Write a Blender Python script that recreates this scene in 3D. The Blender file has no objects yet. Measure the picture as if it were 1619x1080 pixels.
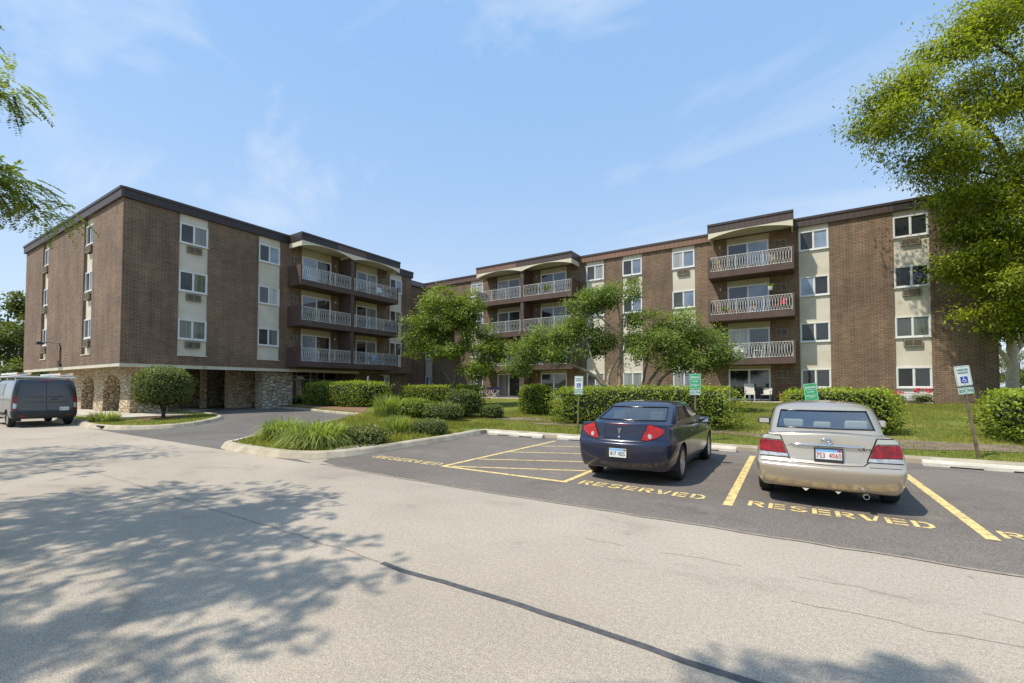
import bpy, bmesh, math, random
import numpy as np
from mathutils import Vector, Matrix, noise
from mathutils.bvhtree import BVHTree
random.seed(11)
RNG = np.random.default_rng(5)
scene = bpy.context.scene
COL = scene.collection
rad = math.radians

# ------------------------------------------------------------------ frame of the place
# x runs along the street front, y away from the street, z up; metres.
STATION = (29.57, -8.23)                    # where the photographer stands
FWD = (-0.5426, 0.8400); RGT = (0.8400, 0.5426)
def site(right, ahead):
    return (STATION[0] + RGT[0]*right + FWD[0]*ahead, STATION[1] + RGT[1]*right + FWD[1]*ahead)

# ------------------------------------------------------------------ object helpers
def tag(o, label=None, cat=None, group=None, kind=None):
    if label: o['label'] = label
    if cat: o['category'] = cat
    if group: o['group'] = group
    if kind: o['kind'] = kind
    return o
def empty(name, loc=(0, 0, 0), rz=0.0, parent=None):
    o = bpy.data.objects.new(name, None); COL.objects.link(o)
    o.location = loc; o.rotation_euler = (0, 0, rz); o.empty_display_size = 0.2
    if parent: o.parent = parent
    return o
def link(name, me, parent=None):
    o = bpy.data.objects.new(name, me); COL.objects.link(o)
    if parent: o.parent = parent
    return o
def copy_tree(o, parent=None):
    c = o.copy(); COL.objects.link(c); c.parent = parent
    for ch in list(o.children): copy_tree(ch, c)
    return c

def box_uv(me):
    n = len(me.loops)
    if n == 0: return
    co = np.empty(len(me.vertices)*3, np.float32); me.vertices.foreach_get('co', co); co = co.reshape(-1, 3)
    li = np.empty(n, np.int32); me.loops.foreach_get('vertex_index', li)
    nr = np.empty(len(me.polygons)*3, np.float32); me.polygons.foreach_get('normal', nr); nr = np.abs(nr.reshape(-1, 3))
    lt = np.empty(len(me.polygons), np.int32); me.polygons.foreach_get('loop_total', lt)
    ax = np.repeat(np.argmax(nr, axis=1), lt); c = co[li]
    u = np.where(ax == 0, c[:, 1], c[:, 0]); v = np.where(ax == 2, c[:, 1], c[:, 2])
    uv = me.uv_layers.new(name='UVMap')
    uv.data.foreach_set('uv', np.stack([u, v], 1).astype(np.float32).ravel())

class MB:
    """collects shapes and links them as one mesh object"""
    def __init__(s): s.v = []; s.f = []; s.m = []
    def add(s, vs, fs, m=0):
        b = len(s.v); s.v.extend(tuple(p) for p in vs)
        for f in fs: s.f.append(tuple(i+b for i in f)); s.m.append(m)
        return s
    def box(s, x0, x1, y0, y1, z0, z1, m=0, M=None):
        if x0 > x1: x0, x1 = x1, x0
        if y0 > y1: y0, y1 = y1, y0
        if z0 > z1: z0, z1 = z1, z0
        vs = [(x0,y0,z0),(x1,y0,z0),(x1,y1,z0),(x0,y1,z0),(x0,y0,z1),(x1,y0,z1),(x1,y1,z1),(x0,y1,z1)]
        if M is not None: vs = [M @ Vector(p) for p in vs]
        fs = [(0,3,2,1),(4,5,6,7),(0,1,5,4),(1,2,6,5),(2,3,7,6),(3,0,4,7)]
        if M is not None and M.to_3x3().determinant() < 0: fs = [f[::-1] for f in fs]
        return s.add(vs, fs, m)
    def prism(s, poly, z0, z1, m=0, M=None):
        n = len(poly)
        vs = [(p[0], p[1], z0) for p in poly] + [(p[0], p[1], z1) for p in poly]
        if M is not None: vs = [M @ Vector(p) for p in vs]
        fs = [tuple(range(n-1, -1, -1)), tuple(range(n, 2*n))]
        fs += [(i, (i+1) % n, n+(i+1) % n, n+i) for i in range(n)]
        return s.add(vs, fs, m)
    def tube(s, pts, r, n=6, m=0, cap=True):
        pts = [Vector(p) for p in pts]; k = len(pts)
        rs = r if isinstance(r, (list, tuple)) else [r]*k
        t0 = (pts[1]-pts[0]).normalized()
        ref = Vector((0, 0, 1)) if abs(t0.z) < 0.9 else Vector((1, 0, 0))
        a = t0.cross(ref).normalized(); vs = []
        for i, p in enumerate(pts):
            t = (pts[min(i+1, k-1)] - pts[max(i-1, 0)])
            t = t.normalized() if t.length > 1e-9 else t0
            a = (a - t*a.dot(t)); a = a.normalized() if a.length > 1e-6 else t.orthogonal().normalized()
            b = t.cross(a)
            for j in range(n):
                w = 2*math.pi*j/n
                vs.append(p + (a*math.cos(w) + b*math.sin(w))*rs[i])
        fs = [(i*n+j, i*n+(j+1) % n, (i+1)*n+(j+1) % n, (i+1)*n+j) for i in range(k-1) for j in range(n)]
        if cap: fs += [tuple(range(n-1, -1, -1)), tuple((k-1)*n+j for j in range(n))]
        return s.add(vs, fs, m)
    def lathe(s, prof, n=24, m=0, M=None, close=False):
        """profile of (radius, height) turned about z"""
        k = len(prof); vs = []
        for r, h in prof:
            for j in range(n):
                w = 2*math.pi*j/n; vs.append((r*math.cos(w), r*math.sin(w), h))
        if M is not None: vs = [M @ Vector(p) for p in vs]
        fs = [(i*n+j, i*n+(j+1) % n, (i+1)*n+(j+1) % n, (i+1)*n+j) for i in range(k-1) for j in range(n)]
        if close: fs += [tuple(range(n-1, -1, -1)), tuple((k-1)*n+j for j in range(n))]
        return s.add(vs, fs, m)
    def ribbon(s, path, w, m=0, M=None, z=0.0, closed=False):
        """flat mitred strip along a 2-D path"""
        n = len(path); L = []; R = []
        for i in range(n):
            p = Vector(path[i])
            a = Vector(path[(i-1) % n] if (i > 0 or closed) else path[i]); b = Vector(path[(i+1) % n] if (i < n-1 or closed) else path[i])
            d0 = (p-a); d1 = (b-p)
            if d0.length < 1e-9: d0 = d1
            if d1.length < 1e-9: d1 = d0
            d0.normalize(); d1.normalize(); t = (d0+d1)
            t = t.normalized() if t.length > 1e-6 else d0
            nn = Vector((-t.y, t.x)); c = max(0.35, nn.dot(Vector((-d0.y, d0.x))))
            L.append(p + nn*(w/2/c)); R.append(p - nn*(w/2/c))
        vs = [(p.x, p.y, z) for p in L] + [(p.x, p.y, z) for p in R]
        if M is not None: vs = [M @ Vector(p) for p in vs]
        fs = [(n+i, n+(i+1) % n, (i+1) % n, i) for i in range(n if closed else n-1)]
        return s.add(vs, fs, m)
    def build(s, name, mats, parent=None, smooth=False, bevel=0.0, uv=True, seg=2):
        me = bpy.data.meshes.new(name); me.from_pydata(s.v, [], s.f)
        if not isinstance(mats, (list, tuple)): mats = [mats]
        for mt in mats: me.materials.append(mt)
        if len(mats) > 1: me.polygons.foreach_set('material_index', s.m)
        if smooth: me.polygons.foreach_set('use_smooth', [True]*len(me.polygons))
        me.update()
        if uv: box_uv(me)
        o = link(name, me, parent)
        if bevel:
            b = o.modifiers.new('Bevel', 'BEVEL'); b.width = bevel; b.segments = seg; b.limit_method = 'ANGLE'
        return o

# ------------------------------------------------------------------ materials
class NT:
    def __init__(s, name):
        s.mat = bpy.data.materials.new(name); s.mat.use_nodes = True
        s.t = s.mat.node_tree; s.p = s.t.nodes['Principled BSDF']; s.out = s.t.nodes['Material Output']
    def n(s, typ, **kw):
        nd = s.t.nodes.new(typ)
        for k, v in kw.items():
            if k.startswith('i_'):
                key = k[2:]; key = int(key) if key.isdigit() else key.replace('_', ' ')
                nd.inputs[key].default_value = v
            else: setattr(nd, k, v)
        return nd
    def l(s, a, b): s.t.links.new(a, b)
    def coord(s, kind='Object', scale=None):
        tc = s.n('ShaderNodeTexCoord'); o = tc.outputs[kind]
        if scale:
            mp = s.n('ShaderNodeMapping'); mp.inputs['Scale'].default_value = scale; s.l(o, mp.inputs['Vector']); o = mp.outputs[0]
        return o
    def noise(s, vec, scale, detail=4.0, rough=0.55, dist=0.0):
        nd = s.n('ShaderNodeTexNoise'); nd.inputs['Scale'].default_value = scale
        nd.inputs['Detail'].default_value = detail; nd.inputs['Roughness'].default_value = rough
        nd.inputs['Distortion'].default_value = dist
        s.l(vec, nd.inputs['Vector']); return nd.outputs['Fac']
    def ramp(s, fac, stops):
        r = s.n('ShaderNodeValToRGB'); e = r.color_ramp.elements
        while len(e) < len(stops): e.new(0.5)
        for i, (pos, c) in enumerate(stops):
            e[i].position = pos; e[i].color = (*c, 1) if len(c) == 3 else c
        s.l(fac, r.inputs['Fac']); return r.outputs['Color']
    def mix(s, fac, a, b, mode='MIX'):
        m = s.n('ShaderNodeMix', data_type='RGBA', blend_type=mode)
        for sock, val in ((m.inputs[0], fac), (m.inputs[6], a), (m.inputs[7], b)):
            if hasattr(val, 'links'): s.l(val, sock)
            elif isinstance(val, (int, float)): sock.default_value = val
            else: sock.default_value = (*val, 1)
        return m.outputs[2]
    def math(s, op, a, b=None, c=None):
        m = s.n('ShaderNodeMath', operation=op)
        for i, val in enumerate((a, b, c)):
            if val is None: continue
            if hasattr(val, 'links'): s.l(val, m.inputs[i])
            else: m.inputs[i].default_value = val
        return m.outputs[0]
    def base(s, col):
        if hasattr(col, 'links'): s.l(col, s.p.inputs['Base Color'])
        else: s.p.inputs['Base Color'].default_value = (*col, 1)
        return s
    def set(s, **kw):
        for k, v in kw.items(): s.p.inputs[k.replace('_', ' ')].default_value = v
        return s
    def bump(s, h, strength=0.3, dist=0.02):
        b = s.n('ShaderNodeBump'); b.inputs['Strength'].default_value = strength; b.inputs['Distance'].default_value = dist
        s.l(h, b.inputs['Height']); s.l(b.outputs[0], s.p.inputs['Normal']); return s

def plain(name, col, rough=0.6, metal=0.0, **kw):
    t = NT(name); t.base(col).set(Roughness=rough, Metallic=metal, **kw); return t.mat
def noisy(name, c1, c2, scale=6.0, rough=0.7, bump=0.0, bscale=None, detail=5.0, metal=0.0, lo=0.35, hi=0.68, dist=0.01, coord='Object', **kw):
    t = NT(name); v = t.coord(coord); f = t.noise(v, scale, detail)
    t.base(t.ramp(f, [(lo, c1), (hi, c2)])).set(Roughness=rough, Metallic=metal, **kw)
    if bump: t.bump(t.noise(v, bscale or scale*4, 4.0), bump, dist)
    return t.mat

def brick_mat(name, ca, cb, cm, hm):
    t = NT(name); uv = t.coord('UV')
    wob = t.noise(uv, 1.3, 2.0)
    b = t.n('ShaderNodeTexBrick', offset=0.5); b.inputs['Scale'].default_value = 1.0
    b.inputs['Brick Width'].default_value = 0.30; b.inputs['Row Height'].default_value = 0.10
    b.inputs['Mortar Size'].default_value = 0.011; b.inputs['Mortar Smooth'].default_value = 0.15; b.inputs['Bias'].default_value = -0.1
    b.inputs['Color1'].default_value = (*ca, 1); b.inputs['Color2'].default_value = (*cb, 1); b.inputs['Mortar'].default_value = (*cm, 1)
    t.l(uv, b.inputs['Vector'])
    sx = t.n('ShaderNodeSeparateXYZ'); t.l(uv, sx.inputs[0])
    fr = t.math('FRACT', t.math('MULTIPLY', sx.outputs[1], 10.0))
    d = t.math('MINIMUM', fr, t.math('SUBTRACT', 1.0, fr))
    hor = t.math('LESS_THAN', d, 0.13)
    ish = t.math('MULTIPLY', hor, b.outputs['Fac'])
    col = t.mix(ish, b.outputs['Color'], hm)
    big = t.noise(uv, 0.35, 5.0, 0.6); streak = t.noise(t.coord('UV', (2.2, 0.25, 1)), 1.0, 4.0)
    col = t.mix(1.0, col, t.ramp(big, [(0.3, (0.70, 0.68, 0.67)), (0.7, (1.22, 1.19, 1.16))]), 'MULTIPLY')
    col = t.mix(1.0, col, t.ramp(streak, [(0.33, (0.78, 0.78, 0.80)), (0.6, (1.07, 1.07, 1.06))]), 'MULTIPLY')
    t.base(col).set(Roughness=0.85)
    t.bump(t.math('SUBTRACT', t.noise(uv, 40, 3.0), t.math('MULTIPLY', b.outputs['Fac'], 1.6)), 0.55, 0.012)
    return t.mat
def stone_mat(name, ca, cb, cc, mortar, scale=3.0):
    t = NT(name); uv = t.coord('UV', (scale, scale*1.75, 1))
    w = t.n('ShaderNodeTexNoise'); w.inputs['Scale'].default_value = 1.6; w.inputs['Detail'].default_value = 3
    t.l(uv, w.inputs['Vector'])
    va = t.n('ShaderNodeVectorMath', operation='MULTIPLY_ADD'); t.l(w.outputs['Color'], va.inputs[0])
    va.inputs[1].default_value = (0.7, 0.7, 0.0); t.l(uv, va.inputs[2])
    e = t.n('ShaderNodeTexVoronoi', feature='DISTANCE_TO_EDGE', voronoi_dimensions='2D'); e.inputs['Scale'].default_value = 1.0; t.l(va.outputs[0], e.inputs['Vector'])
    c = t.n('ShaderNodeTexVoronoi', feature='F1', voronoi_dimensions='2D'); c.inputs['Scale'].default_value = 1.0; t.l(va.outputs[0], c.inputs['Vector'])
    sx = t.n('ShaderNodeSeparateColor'); t.l(c.outputs['Color'], sx.inputs[0])
    col = t.ramp(sx.outputs[0], [(0.0, ca), (0.5, cb), (1.0, cc)])
    fine = t.noise(uv, 5.0, 5.0)
    col = t.mix(1.0, col, t.ramp(fine, [(0.3, (0.7, 0.68, 0.64)), (0.7, (1.2, 1.18, 1.15))]), 'MULTIPLY')
    edge = t.ramp(e.outputs['Distance'], [(0.02, (0, 0, 0)), (0.075, (1, 1, 1))])
    t.base(t.mix(edge, mortar, col)).set(Roughness=0.9)
    h = t.math('ADD', t.math('MINIMUM', t.math('MULTIPLY', e.outputs['Distance'], 5.0), 1.0), t.math('MULTIPLY', fine, 0.5))
    t.bump(h, 1.0, 0.05)
    return t.mat
def asphalt_mat(name, c0, c1, stain, speck=0.35, grain=110.0):
    t = NT(name); v = t.coord('Object')
    g = t.noise(v, grain, 2.0, 0.7); g2 = t.noise(v, grain*0.28, 3.0, 0.7)
    big = t.noise(v, 0.22, 5.0, 0.6); mid = t.noise(v, 1.7, 4.0, 0.6)
    col = t.ramp(big, [(0.3, c0), (0.7, c1)])
    lo = 1.0-speck; hi = 1.0+speck
    col = t.mix(1.0, col, t.ramp(g, [(0.32, (lo*0.95, lo*0.94, lo*0.93)), (0.5, (1, 1, 1)), (0.7, (hi, hi, hi))]), 'MULTIPLY')
    col = t.mix(1.0, col, t.ramp(g2, [(0.3, (0.84, 0.83, 0.82)), (0.7, (1.12, 1.12, 1.12))]), 'MULTIPLY')
    col = t.mix(t.ramp(mid, [(0.56, (0, 0, 0)), (0.78, (0.55, 0.55, 0.55))]), col, stain)
    sv = t.noise(t.coord('Object', (0.55, 0.9, 1)), 1.0, 5.0, 0.62, 0.6)
    col = t.mix(1.0, col, t.ramp(sv, [(0.28, (0.72, 0.715, 0.71)), (0.42, (0.97, 0.97, 0.97)), (0.7, (1.05, 1.045, 1.04))]), 'MULTIPLY')
    sp = t.noise(v, 5.5, 2.0, 0.4)
    col = t.mix(1.0, col, t.ramp(sp, [(0.20, (0.6, 0.58, 0.56)), (0.255, (1, 1, 1))]), 'MULTIPLY')
    t.base(col).set(Roughness=0.88); t.p.inputs['Specular IOR Level'].default_value = 0.25
    t.bump(t.math('ADD', g, t.math('MULTIPLY', g2, 0.6)), 0.35, 0.01)
    return t.mat
def paint_mark(name, col, under, thr=0.62):
    t = NT(name); v = t.coord('Object'); f = t.noise(v, 9.0, 6.0, 0.7); g = t.noise(v, 90, 2.0)
    c = t.mix(1.0, col, t.ramp(g, [(0.3, (0.86, 0.86, 0.84)), (0.7, (1.06, 1.06, 1.06))]), 'MULTIPLY')
    t.base(t.mix(t.ramp(f, [(thr, (0, 0, 0)), (thr+0.12, (0.8, 0.8, 0.8))]), c, under)).set(Roughness=0.7); return t.mat
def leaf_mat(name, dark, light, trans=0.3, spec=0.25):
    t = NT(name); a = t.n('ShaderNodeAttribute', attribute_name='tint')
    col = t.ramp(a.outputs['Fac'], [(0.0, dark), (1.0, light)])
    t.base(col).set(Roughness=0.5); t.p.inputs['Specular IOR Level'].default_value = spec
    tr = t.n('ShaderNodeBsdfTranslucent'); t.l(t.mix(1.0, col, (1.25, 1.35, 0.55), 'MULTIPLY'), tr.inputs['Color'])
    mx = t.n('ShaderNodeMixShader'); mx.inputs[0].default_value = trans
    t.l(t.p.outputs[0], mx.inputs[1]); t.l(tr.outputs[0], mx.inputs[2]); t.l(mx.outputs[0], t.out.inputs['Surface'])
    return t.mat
def car_glass(name, tint, refl=0.12):
    t = NT(name); t.t.nodes.remove(t.p)
    tr = t.n('ShaderNodeBsdfTransparent'); tr.inputs[0].default_value = (*tint, 1)
    gl = t.n('ShaderNodeBsdfGlossy'); gl.inputs['Roughness'].default_value = 0.02; gl.inputs['Color'].default_value = (0.95, 0.97, 1, 1)
    fr = t.n('ShaderNodeFresnel'); fr.inputs[0].default_value = 1.5
    f = t.math('MINIMUM', t.math('ADD', fr.outputs[0], refl), 1.0)
    mx = t.n('ShaderNodeMixShader'); t.l(f, mx.inputs[0]); t.l(tr.outputs[0], mx.inputs[1]); t.l(gl.outputs[0], mx.inputs[2])
    t.l(mx.outputs[0], t.out.inputs['Surface']); return t.mat
def pane_mat(name, c1, c2, folds=0.0, ior=1.75):
    t = NT(name); uv = t.coord('UV')
    if folds:
        mp = t.coord('UV', (folds, 0.15, 1)); f = t.noise(mp, 1.0, 2.0)
        col = t.ramp(f, [(0.35, c1), (0.65, c2)])
    else:
        f = t.noise(uv, 0.9, 2.0); col = t.ramp(f, [(0.35, c1), (0.7, c2)])
    oi = t.n('ShaderNodeObjectInfo'); k = t.math('ADD', t.math('MULTIPLY', oi.outputs['Random'], 1.1), 0.45)
    cb = t.n('ShaderNodeCombineColor'); [t.l(k, cb.inputs[i]) for i in range(3)]; col = t.mix(1.0, col, cb.outputs[0], 'MULTIPLY')
    t.base(col).set(Roughness=0.03, IOR=ior); return t.mat
def grass_mat(name):
    t = NT(name); v = t.coord('Object')
    f = t.noise(v, 0.5, 6.0, 0.65); g = t.noise(v, 14.0, 4.0, 0.7); d = t.noise(v, 0.28, 3.0)
    c = t.ramp(f, [(0.3, (0.105, 0.145, 0.028)), (0.52, (0.18, 0.20, 0.045)), (0.72, (0.33, 0.28, 0.11))])
    c = t.mix(1.0, c, t.ramp(g, [(0.3, (0.55, 0.55, 0.5)), (0.7, (1.3, 1.3, 1.2))]), 'MULTIPLY')
    t.base(c).set(Roughness=0.9); t.p.inputs['Specular IOR Level'].default_value = 0.1
    t.bump(t.noise(v, 40, 3.0), 0.6, 0.03); return t.mat

M = {}
M['brick'] = brick_mat('brown brick', (0.244, 0.162, 0.106), (0.166, 0.112, 0.074), (0.36, 0.29, 0.215), (0.112, 0.077, 0.054))
M['stone'] = stone_mat('rubble stone', (0.58, 0.44, 0.26), (0.70, 0.60, 0.44), (0.46, 0.34, 0.20), (0.15, 0.115, 0.08))
M['stone_grey'] = stone_mat('grey rubble stone', (0.54, 0.47, 0.36), (0.68, 0.61, 0.50), (0.40, 0.33, 0.24), (0.13, 0.105, 0.08), 2.6)
M['stucco'] = noisy('cream stucco', (0.56, 0.51, 0.41), (0.66, 0.61, 0.51), 1.1, 0.85, 0.12, 60)
M['soffit'] = noisy('cream painted board', (0.58, 0.53, 0.40), (0.68, 0.63, 0.50), 0.8, 0.75)
M['cream_dim'] = noisy('tan header board', (0.40, 0.34, 0.22), (0.48, 0.42, 0.28), 1.0, 0.8)
def fascia_mat(name, a, b):
    t = NT(name); uv = t.coord('UV'); sx = t.n('ShaderNodeSeparateXYZ'); t.l(uv, sx.inputs[0])
    fr = t.math('FRACT', t.math('MULTIPLY', sx.outputs[0], 3.3)); seam = t.math('LESS_THAN', fr, 0.09)
    f = t.noise(uv, 0.5, 3.0)
    t.base(t.mix(seam, t.ramp(f, [(0.3, a), (0.7, b)]), tuple(x*0.45 for x in a))).set(Roughness=0.5)
    t.bump(seam, 0.4, 0.01); return t.mat
M['fascia'] = fascia_mat('brown metal fascia', (0.060, 0.040, 0.034), (0.085, 0.055, 0.045))
M['fascia_new'] = fascia_mat('dark brown metal fascia', (0.030, 0.022, 0.020), (0.040, 0.028, 0.025))
M['fascia_faded'] = fascia_mat('faded rust brown fascia', (0.20, 0.105, 0.065), (0.25, 0.135, 0.085))
M['fascia_mid'] = fascia_mat('reddish brown fascia', (0.115, 0.068, 0.05), (0.14, 0.08, 0.06))
M['coping'] = noisy('dark metal coping', (0.045, 0.032, 0.028), (0.060, 0.042, 0.037), 2.0, 0.45)
M['roofing'] = noisy('grey roofing', (0.16, 0.16, 0.16), (0.24, 0.24, 0.23), 3.0, 0.95)
M['balcony'] = noisy('dark brown stucco', (0.078, 0.047, 0.037), (0.108, 0.068, 0.054), 1.6, 0.75, 0.1, 50)
M['balcony_floor'] = noisy('balcony floor slab', (0.16, 0.13, 0.11), (0.21, 0.18, 0.15), 2.0, 0.85)
M['rail'] = noisy('white painted iron', (0.54, 0.52, 0.48), (0.68, 0.66, 0.62), 5.0, 0.45)
M['frame'] = noisy('white window frame', (0.66, 0.66, 0.64), (0.74, 0.74, 0.72), 2.0, 0.45)
M['frame_alu'] = plain('aluminium door frame', (0.50, 0.49, 0.46), 0.4, 0.3)
M['pane_dark'] = pane_mat('dark window glass', (0.012, 0.014, 0.016), (0.03, 0.033, 0.036))
M['pane_screen'] = pane_mat('screened window glass', (0.050, 0.050, 0.052), (0.085, 0.085, 0.088), ior=1.4)
M['pane_blue'] = pane_mat('painted sky reflection glass', (0.11, 0.14, 0.19), (0.22, 0.27, 0.35), ior=1.8)  # blue of the reflected sky is painted into the base colour
M['pane_curtain'] = pane_mat('pale curtained glass', (0.20, 0.20, 0.20), (0.36, 0.36, 0.35), 7.0, 1.6)
M['pane_green'] = pane_mat('green curtained glass', (0.055, 0.065, 0.052), (0.12, 0.135, 0.105), 6.0, 1.6)
M['pane_door'] = pane_mat('patio door glass', (0.02, 0.022, 0.025), (0.07, 0.08, 0.095), ior=1.8)
M['ac'] = noisy('tan air conditioner', (0.27, 0.225, 0.165), (0.34, 0.29, 0.215), 4.0, 0.6)
M['ac_dark'] = plain('grille shadow', (0.05, 0.045, 0.04), 0.7)
M['black'] = plain('black metal', (0.02, 0.02, 0.022), 0.5)
M['lamp_glass'] = plain('milky lamp glass', (0.5, 0.46, 0.38), 0.3)
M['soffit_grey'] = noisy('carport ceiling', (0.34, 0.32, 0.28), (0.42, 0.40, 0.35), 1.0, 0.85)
M['road'] = asphalt_mat('weathered street asphalt', (0.355, 0.307, 0.245), (0.445, 0.388, 0.316), (0.36, 0.30, 0.232), 0.36, 90)
M['drive'] = asphalt_mat('grey driveway asphalt', (0.120, 0.110, 0.098), (0.180, 0.166, 0.150), (0.20, 0.185, 0.165), 0.45, 55)
M['lot'] = asphalt_mat('dark parking asphalt', (0.142, 0.123, 0.106), (0.215, 0.190, 0.166), (0.265, 0.235, 0.20), 0.45, 75)
M['tar'] = noisy('crack sealing tar', (0.060, 0.058, 0.060), (0.11, 0.105, 0.105), 14, 0.6, 0.3, 60)
M['joint'] = noisy('old pavement joint', (0.235, 0.195, 0.150), (0.36, 0.31, 0.25), 12, 0.9)
M['yellow'] = paint_mark('yellow road paint', (0.80, 0.60, 0.24), (0.20, 0.18, 0.15), 0.50)
M['yellow_kerb'] = plain('yellow kerb paint', (0.42, 0.25, 0.04), 0.8)
M['kerb'] = noisy('weathered kerb concrete', (0.33, 0.28, 0.20), (0.50, 0.435, 0.33), 2.2, 0.9, 0.35, 45, 7.0)
M['stop'] = noisy('pale parking stop concrete', (0.50, 0.46, 0.38), (0.64, 0.60, 0.52), 3.5, 0.9, 0.35, 50, 7.0)
M['walk'] = noisy('concrete walk', (0.46, 0.41, 0.33), (0.56, 0.51, 0.43), 1.5, 0.9, 0.15, 40)
M['grass'] = grass_mat('lawn')
M['dirt'] = noisy('bare soil', (0.15, 0.11, 0.075), (0.24, 0.185, 0.125), 3.0, 0.95, 0.5, 40)
M['mulch'] = noisy('reddish mulch', (0.16, 0.085, 0.045), (0.27, 0.16, 0.09), 12, 0.95, 0.6, 60)
M['pebble'] = noisy('pale pebbles', (0.30, 0.26, 0.21), (0.5, 0.46, 0.39), 6, 0.9)
M['bark'] = noisy('grey bark', (0.085, 0.066, 0.050), (0.19, 0.155, 0.125), 9, 0.95, 0.6, 30)
M['bark_pale'] = noisy('pale tan bark', (0.26, 0.20, 0.135), (0.46, 0.375, 0.265), 5, 0.95, 0.5, 25)
M['bark_white'] = noisy('pale sycamore bark', (0.36, 0.29, 0.21), (0.52, 0.44, 0.33), 3, 0.95)
M['bark_dark'] = noisy('dark bark', (0.045, 0.034, 0.026), (0.105, 0.08, 0.06), 9, 0.95, 0.7, 30)
M['leaf'] = leaf_mat('mid green leaf', (0.066, 0.108, 0.018), (0.34, 0.41, 0.062))
M['leaf_ash'] = leaf_mat('ash leaf', (0.038, 0.068, 0.010), (0.54, 0.58, 0.045), 0.40)
M['leaf_crab'] = leaf_mat('crab apple leaf', (0.070, 0.112, 0.024), (0.32, 0.40, 0.092), 0.40)
M['leaf_hedge'] = leaf_mat('hedge leaf', (0.050, 0.086, 0.012), (0.39, 0.46, 0.050), 0.36)
M['leaf_dark'] = leaf_mat('dark shrub leaf', (0.040, 0.060, 0.014), (0.20, 0.24, 0.055), 0.28)
M['leaf_olive'] = leaf_mat('olive shrub leaf', (0.062, 0.082, 0.024), (0.26, 0.29, 0.085), 0.28)
M['leaf_locust'] = leaf_mat('locust leaflet', (0.100, 0.145, 0.024), (0.40, 0.44, 0.070), 0.50)
M['leaf_far'] = leaf_mat('far leaf', (0.050, 0.072, 0.018), (0.22, 0.25, 0.060), 0.35)
M['blade'] = leaf_mat('grass blade', (0.130, 0.165, 0.026), (0.42, 0.40, 0.10), 0.4, 0.15)
M['lily'] = leaf_mat('long grassy leaf', (0.10, 0.15, 0.030), (0.52, 0.56, 0.16), 0.45, 0.3)
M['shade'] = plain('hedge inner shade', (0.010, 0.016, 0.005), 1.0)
M['rose'] = plain('red rose petal', (0.62, 0.02, 0.06), 0.5)
M['purple'] = plain('purple blossom', (0.30, 0.17, 0.33), 0.6)
M['terracotta'] = noisy('terracotta', (0.36, 0.13, 0.06), (0.46, 0.18, 0.09), 8, 0.8)
M['white'] = plain('white plastic', (0.72, 0.72, 0.70), 0.5)
M['cream_cloth'] = plain('pale chair fabric', (0.55, 0.52, 0.46), 0.8)
M['navy_cloth'] = plain('navy canvas', (0.02, 0.03, 0.12), 0.8)
M['orange'] = plain('orange petal', (0.75, 0.22, 0.04), 0.6)
M['post'] = noisy('weathered steel channel post', (0.10, 0.10, 0.035), (0.21, 0.19, 0.085), 8, 0.6, metal=0.2)
M['post_rust'] = noisy('rusty channel post', (0.11, 0.075, 0.045), (0.26, 0.22, 0.12), 5, 0.7, metal=0.1)
M['sign_white'] = noisy('white sign sheet', (0.62, 0.66, 0.64), (0.74, 0.77, 0.74), 4, 0.4)
M['sign_pale'] = noisy('pale green sign sheet', (0.50, 0.62, 0.56), (0.60, 0.70, 0.64), 4, 0.4)
M['sign_green'] = noisy('green sign sheet', (0.03, 0.33, 0.13), (0.05, 0.42, 0.18), 4, 0.4)
M['ink_green'] = plain('green sign ink', (0.02, 0.20, 0.12), 0.5)
M['ink_blue'] = plain('blue sign ink', (0.02, 0.06, 0.38), 0.5)
M['ink_white'] = plain('white sign ink', (0.80, 0.82, 0.80), 0.5)
# ------------------------------------------------------------------ ground levels
def S(t):
    t = max(0.0, min(1.0, t)); return t*t*(3-2*t)
def grade(x, y): return 0.28*S((y+1.5)/8.0)*(1-S((x-11)/6.0))
def lawn_z(x, y):
    z = 0.125 + 0.70*S((y-4.8)/19.0) + grade(x, y)*(1-S((y-8)/10.0))
    z += 0.85*S((y-27)/26.0)*S((x-30)/12.0)
    return z + 0.03*noise.noise((x*0.5, y*0.5, 0.0))*S((y-5.6)/1.5)
def smooth_path(pts, step=0.35, closed=False):
    P = [Vector((*p, 0)) for p in pts]; out = []
    n = len(P); segs = n if closed else n-1
    for i in range(segs):
        p0 = P[(i-1) % n] if (closed or i > 0) else P[i]; p1 = P[i]; p2 = P[(i+1) % n]
        p3 = P[(i+2) % n] if (closed or i+2 < n) else p2
        k = max(2, int((p2-p1).length/step))
        if (p2-p1).length > 15: k = 6
        for j in range(k):
            t = j/k
            q = 0.5*((2*p1) + (p2-p0)*t + (2*p0-5*p1+4*p2-p3)*t*t + (3*p1-p0-3*p2+p3)*t*t*t)
            out.append((q.x, q.y))
    if not closed: out.append((P[-1].x, P[-1].y))
    return out
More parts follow.
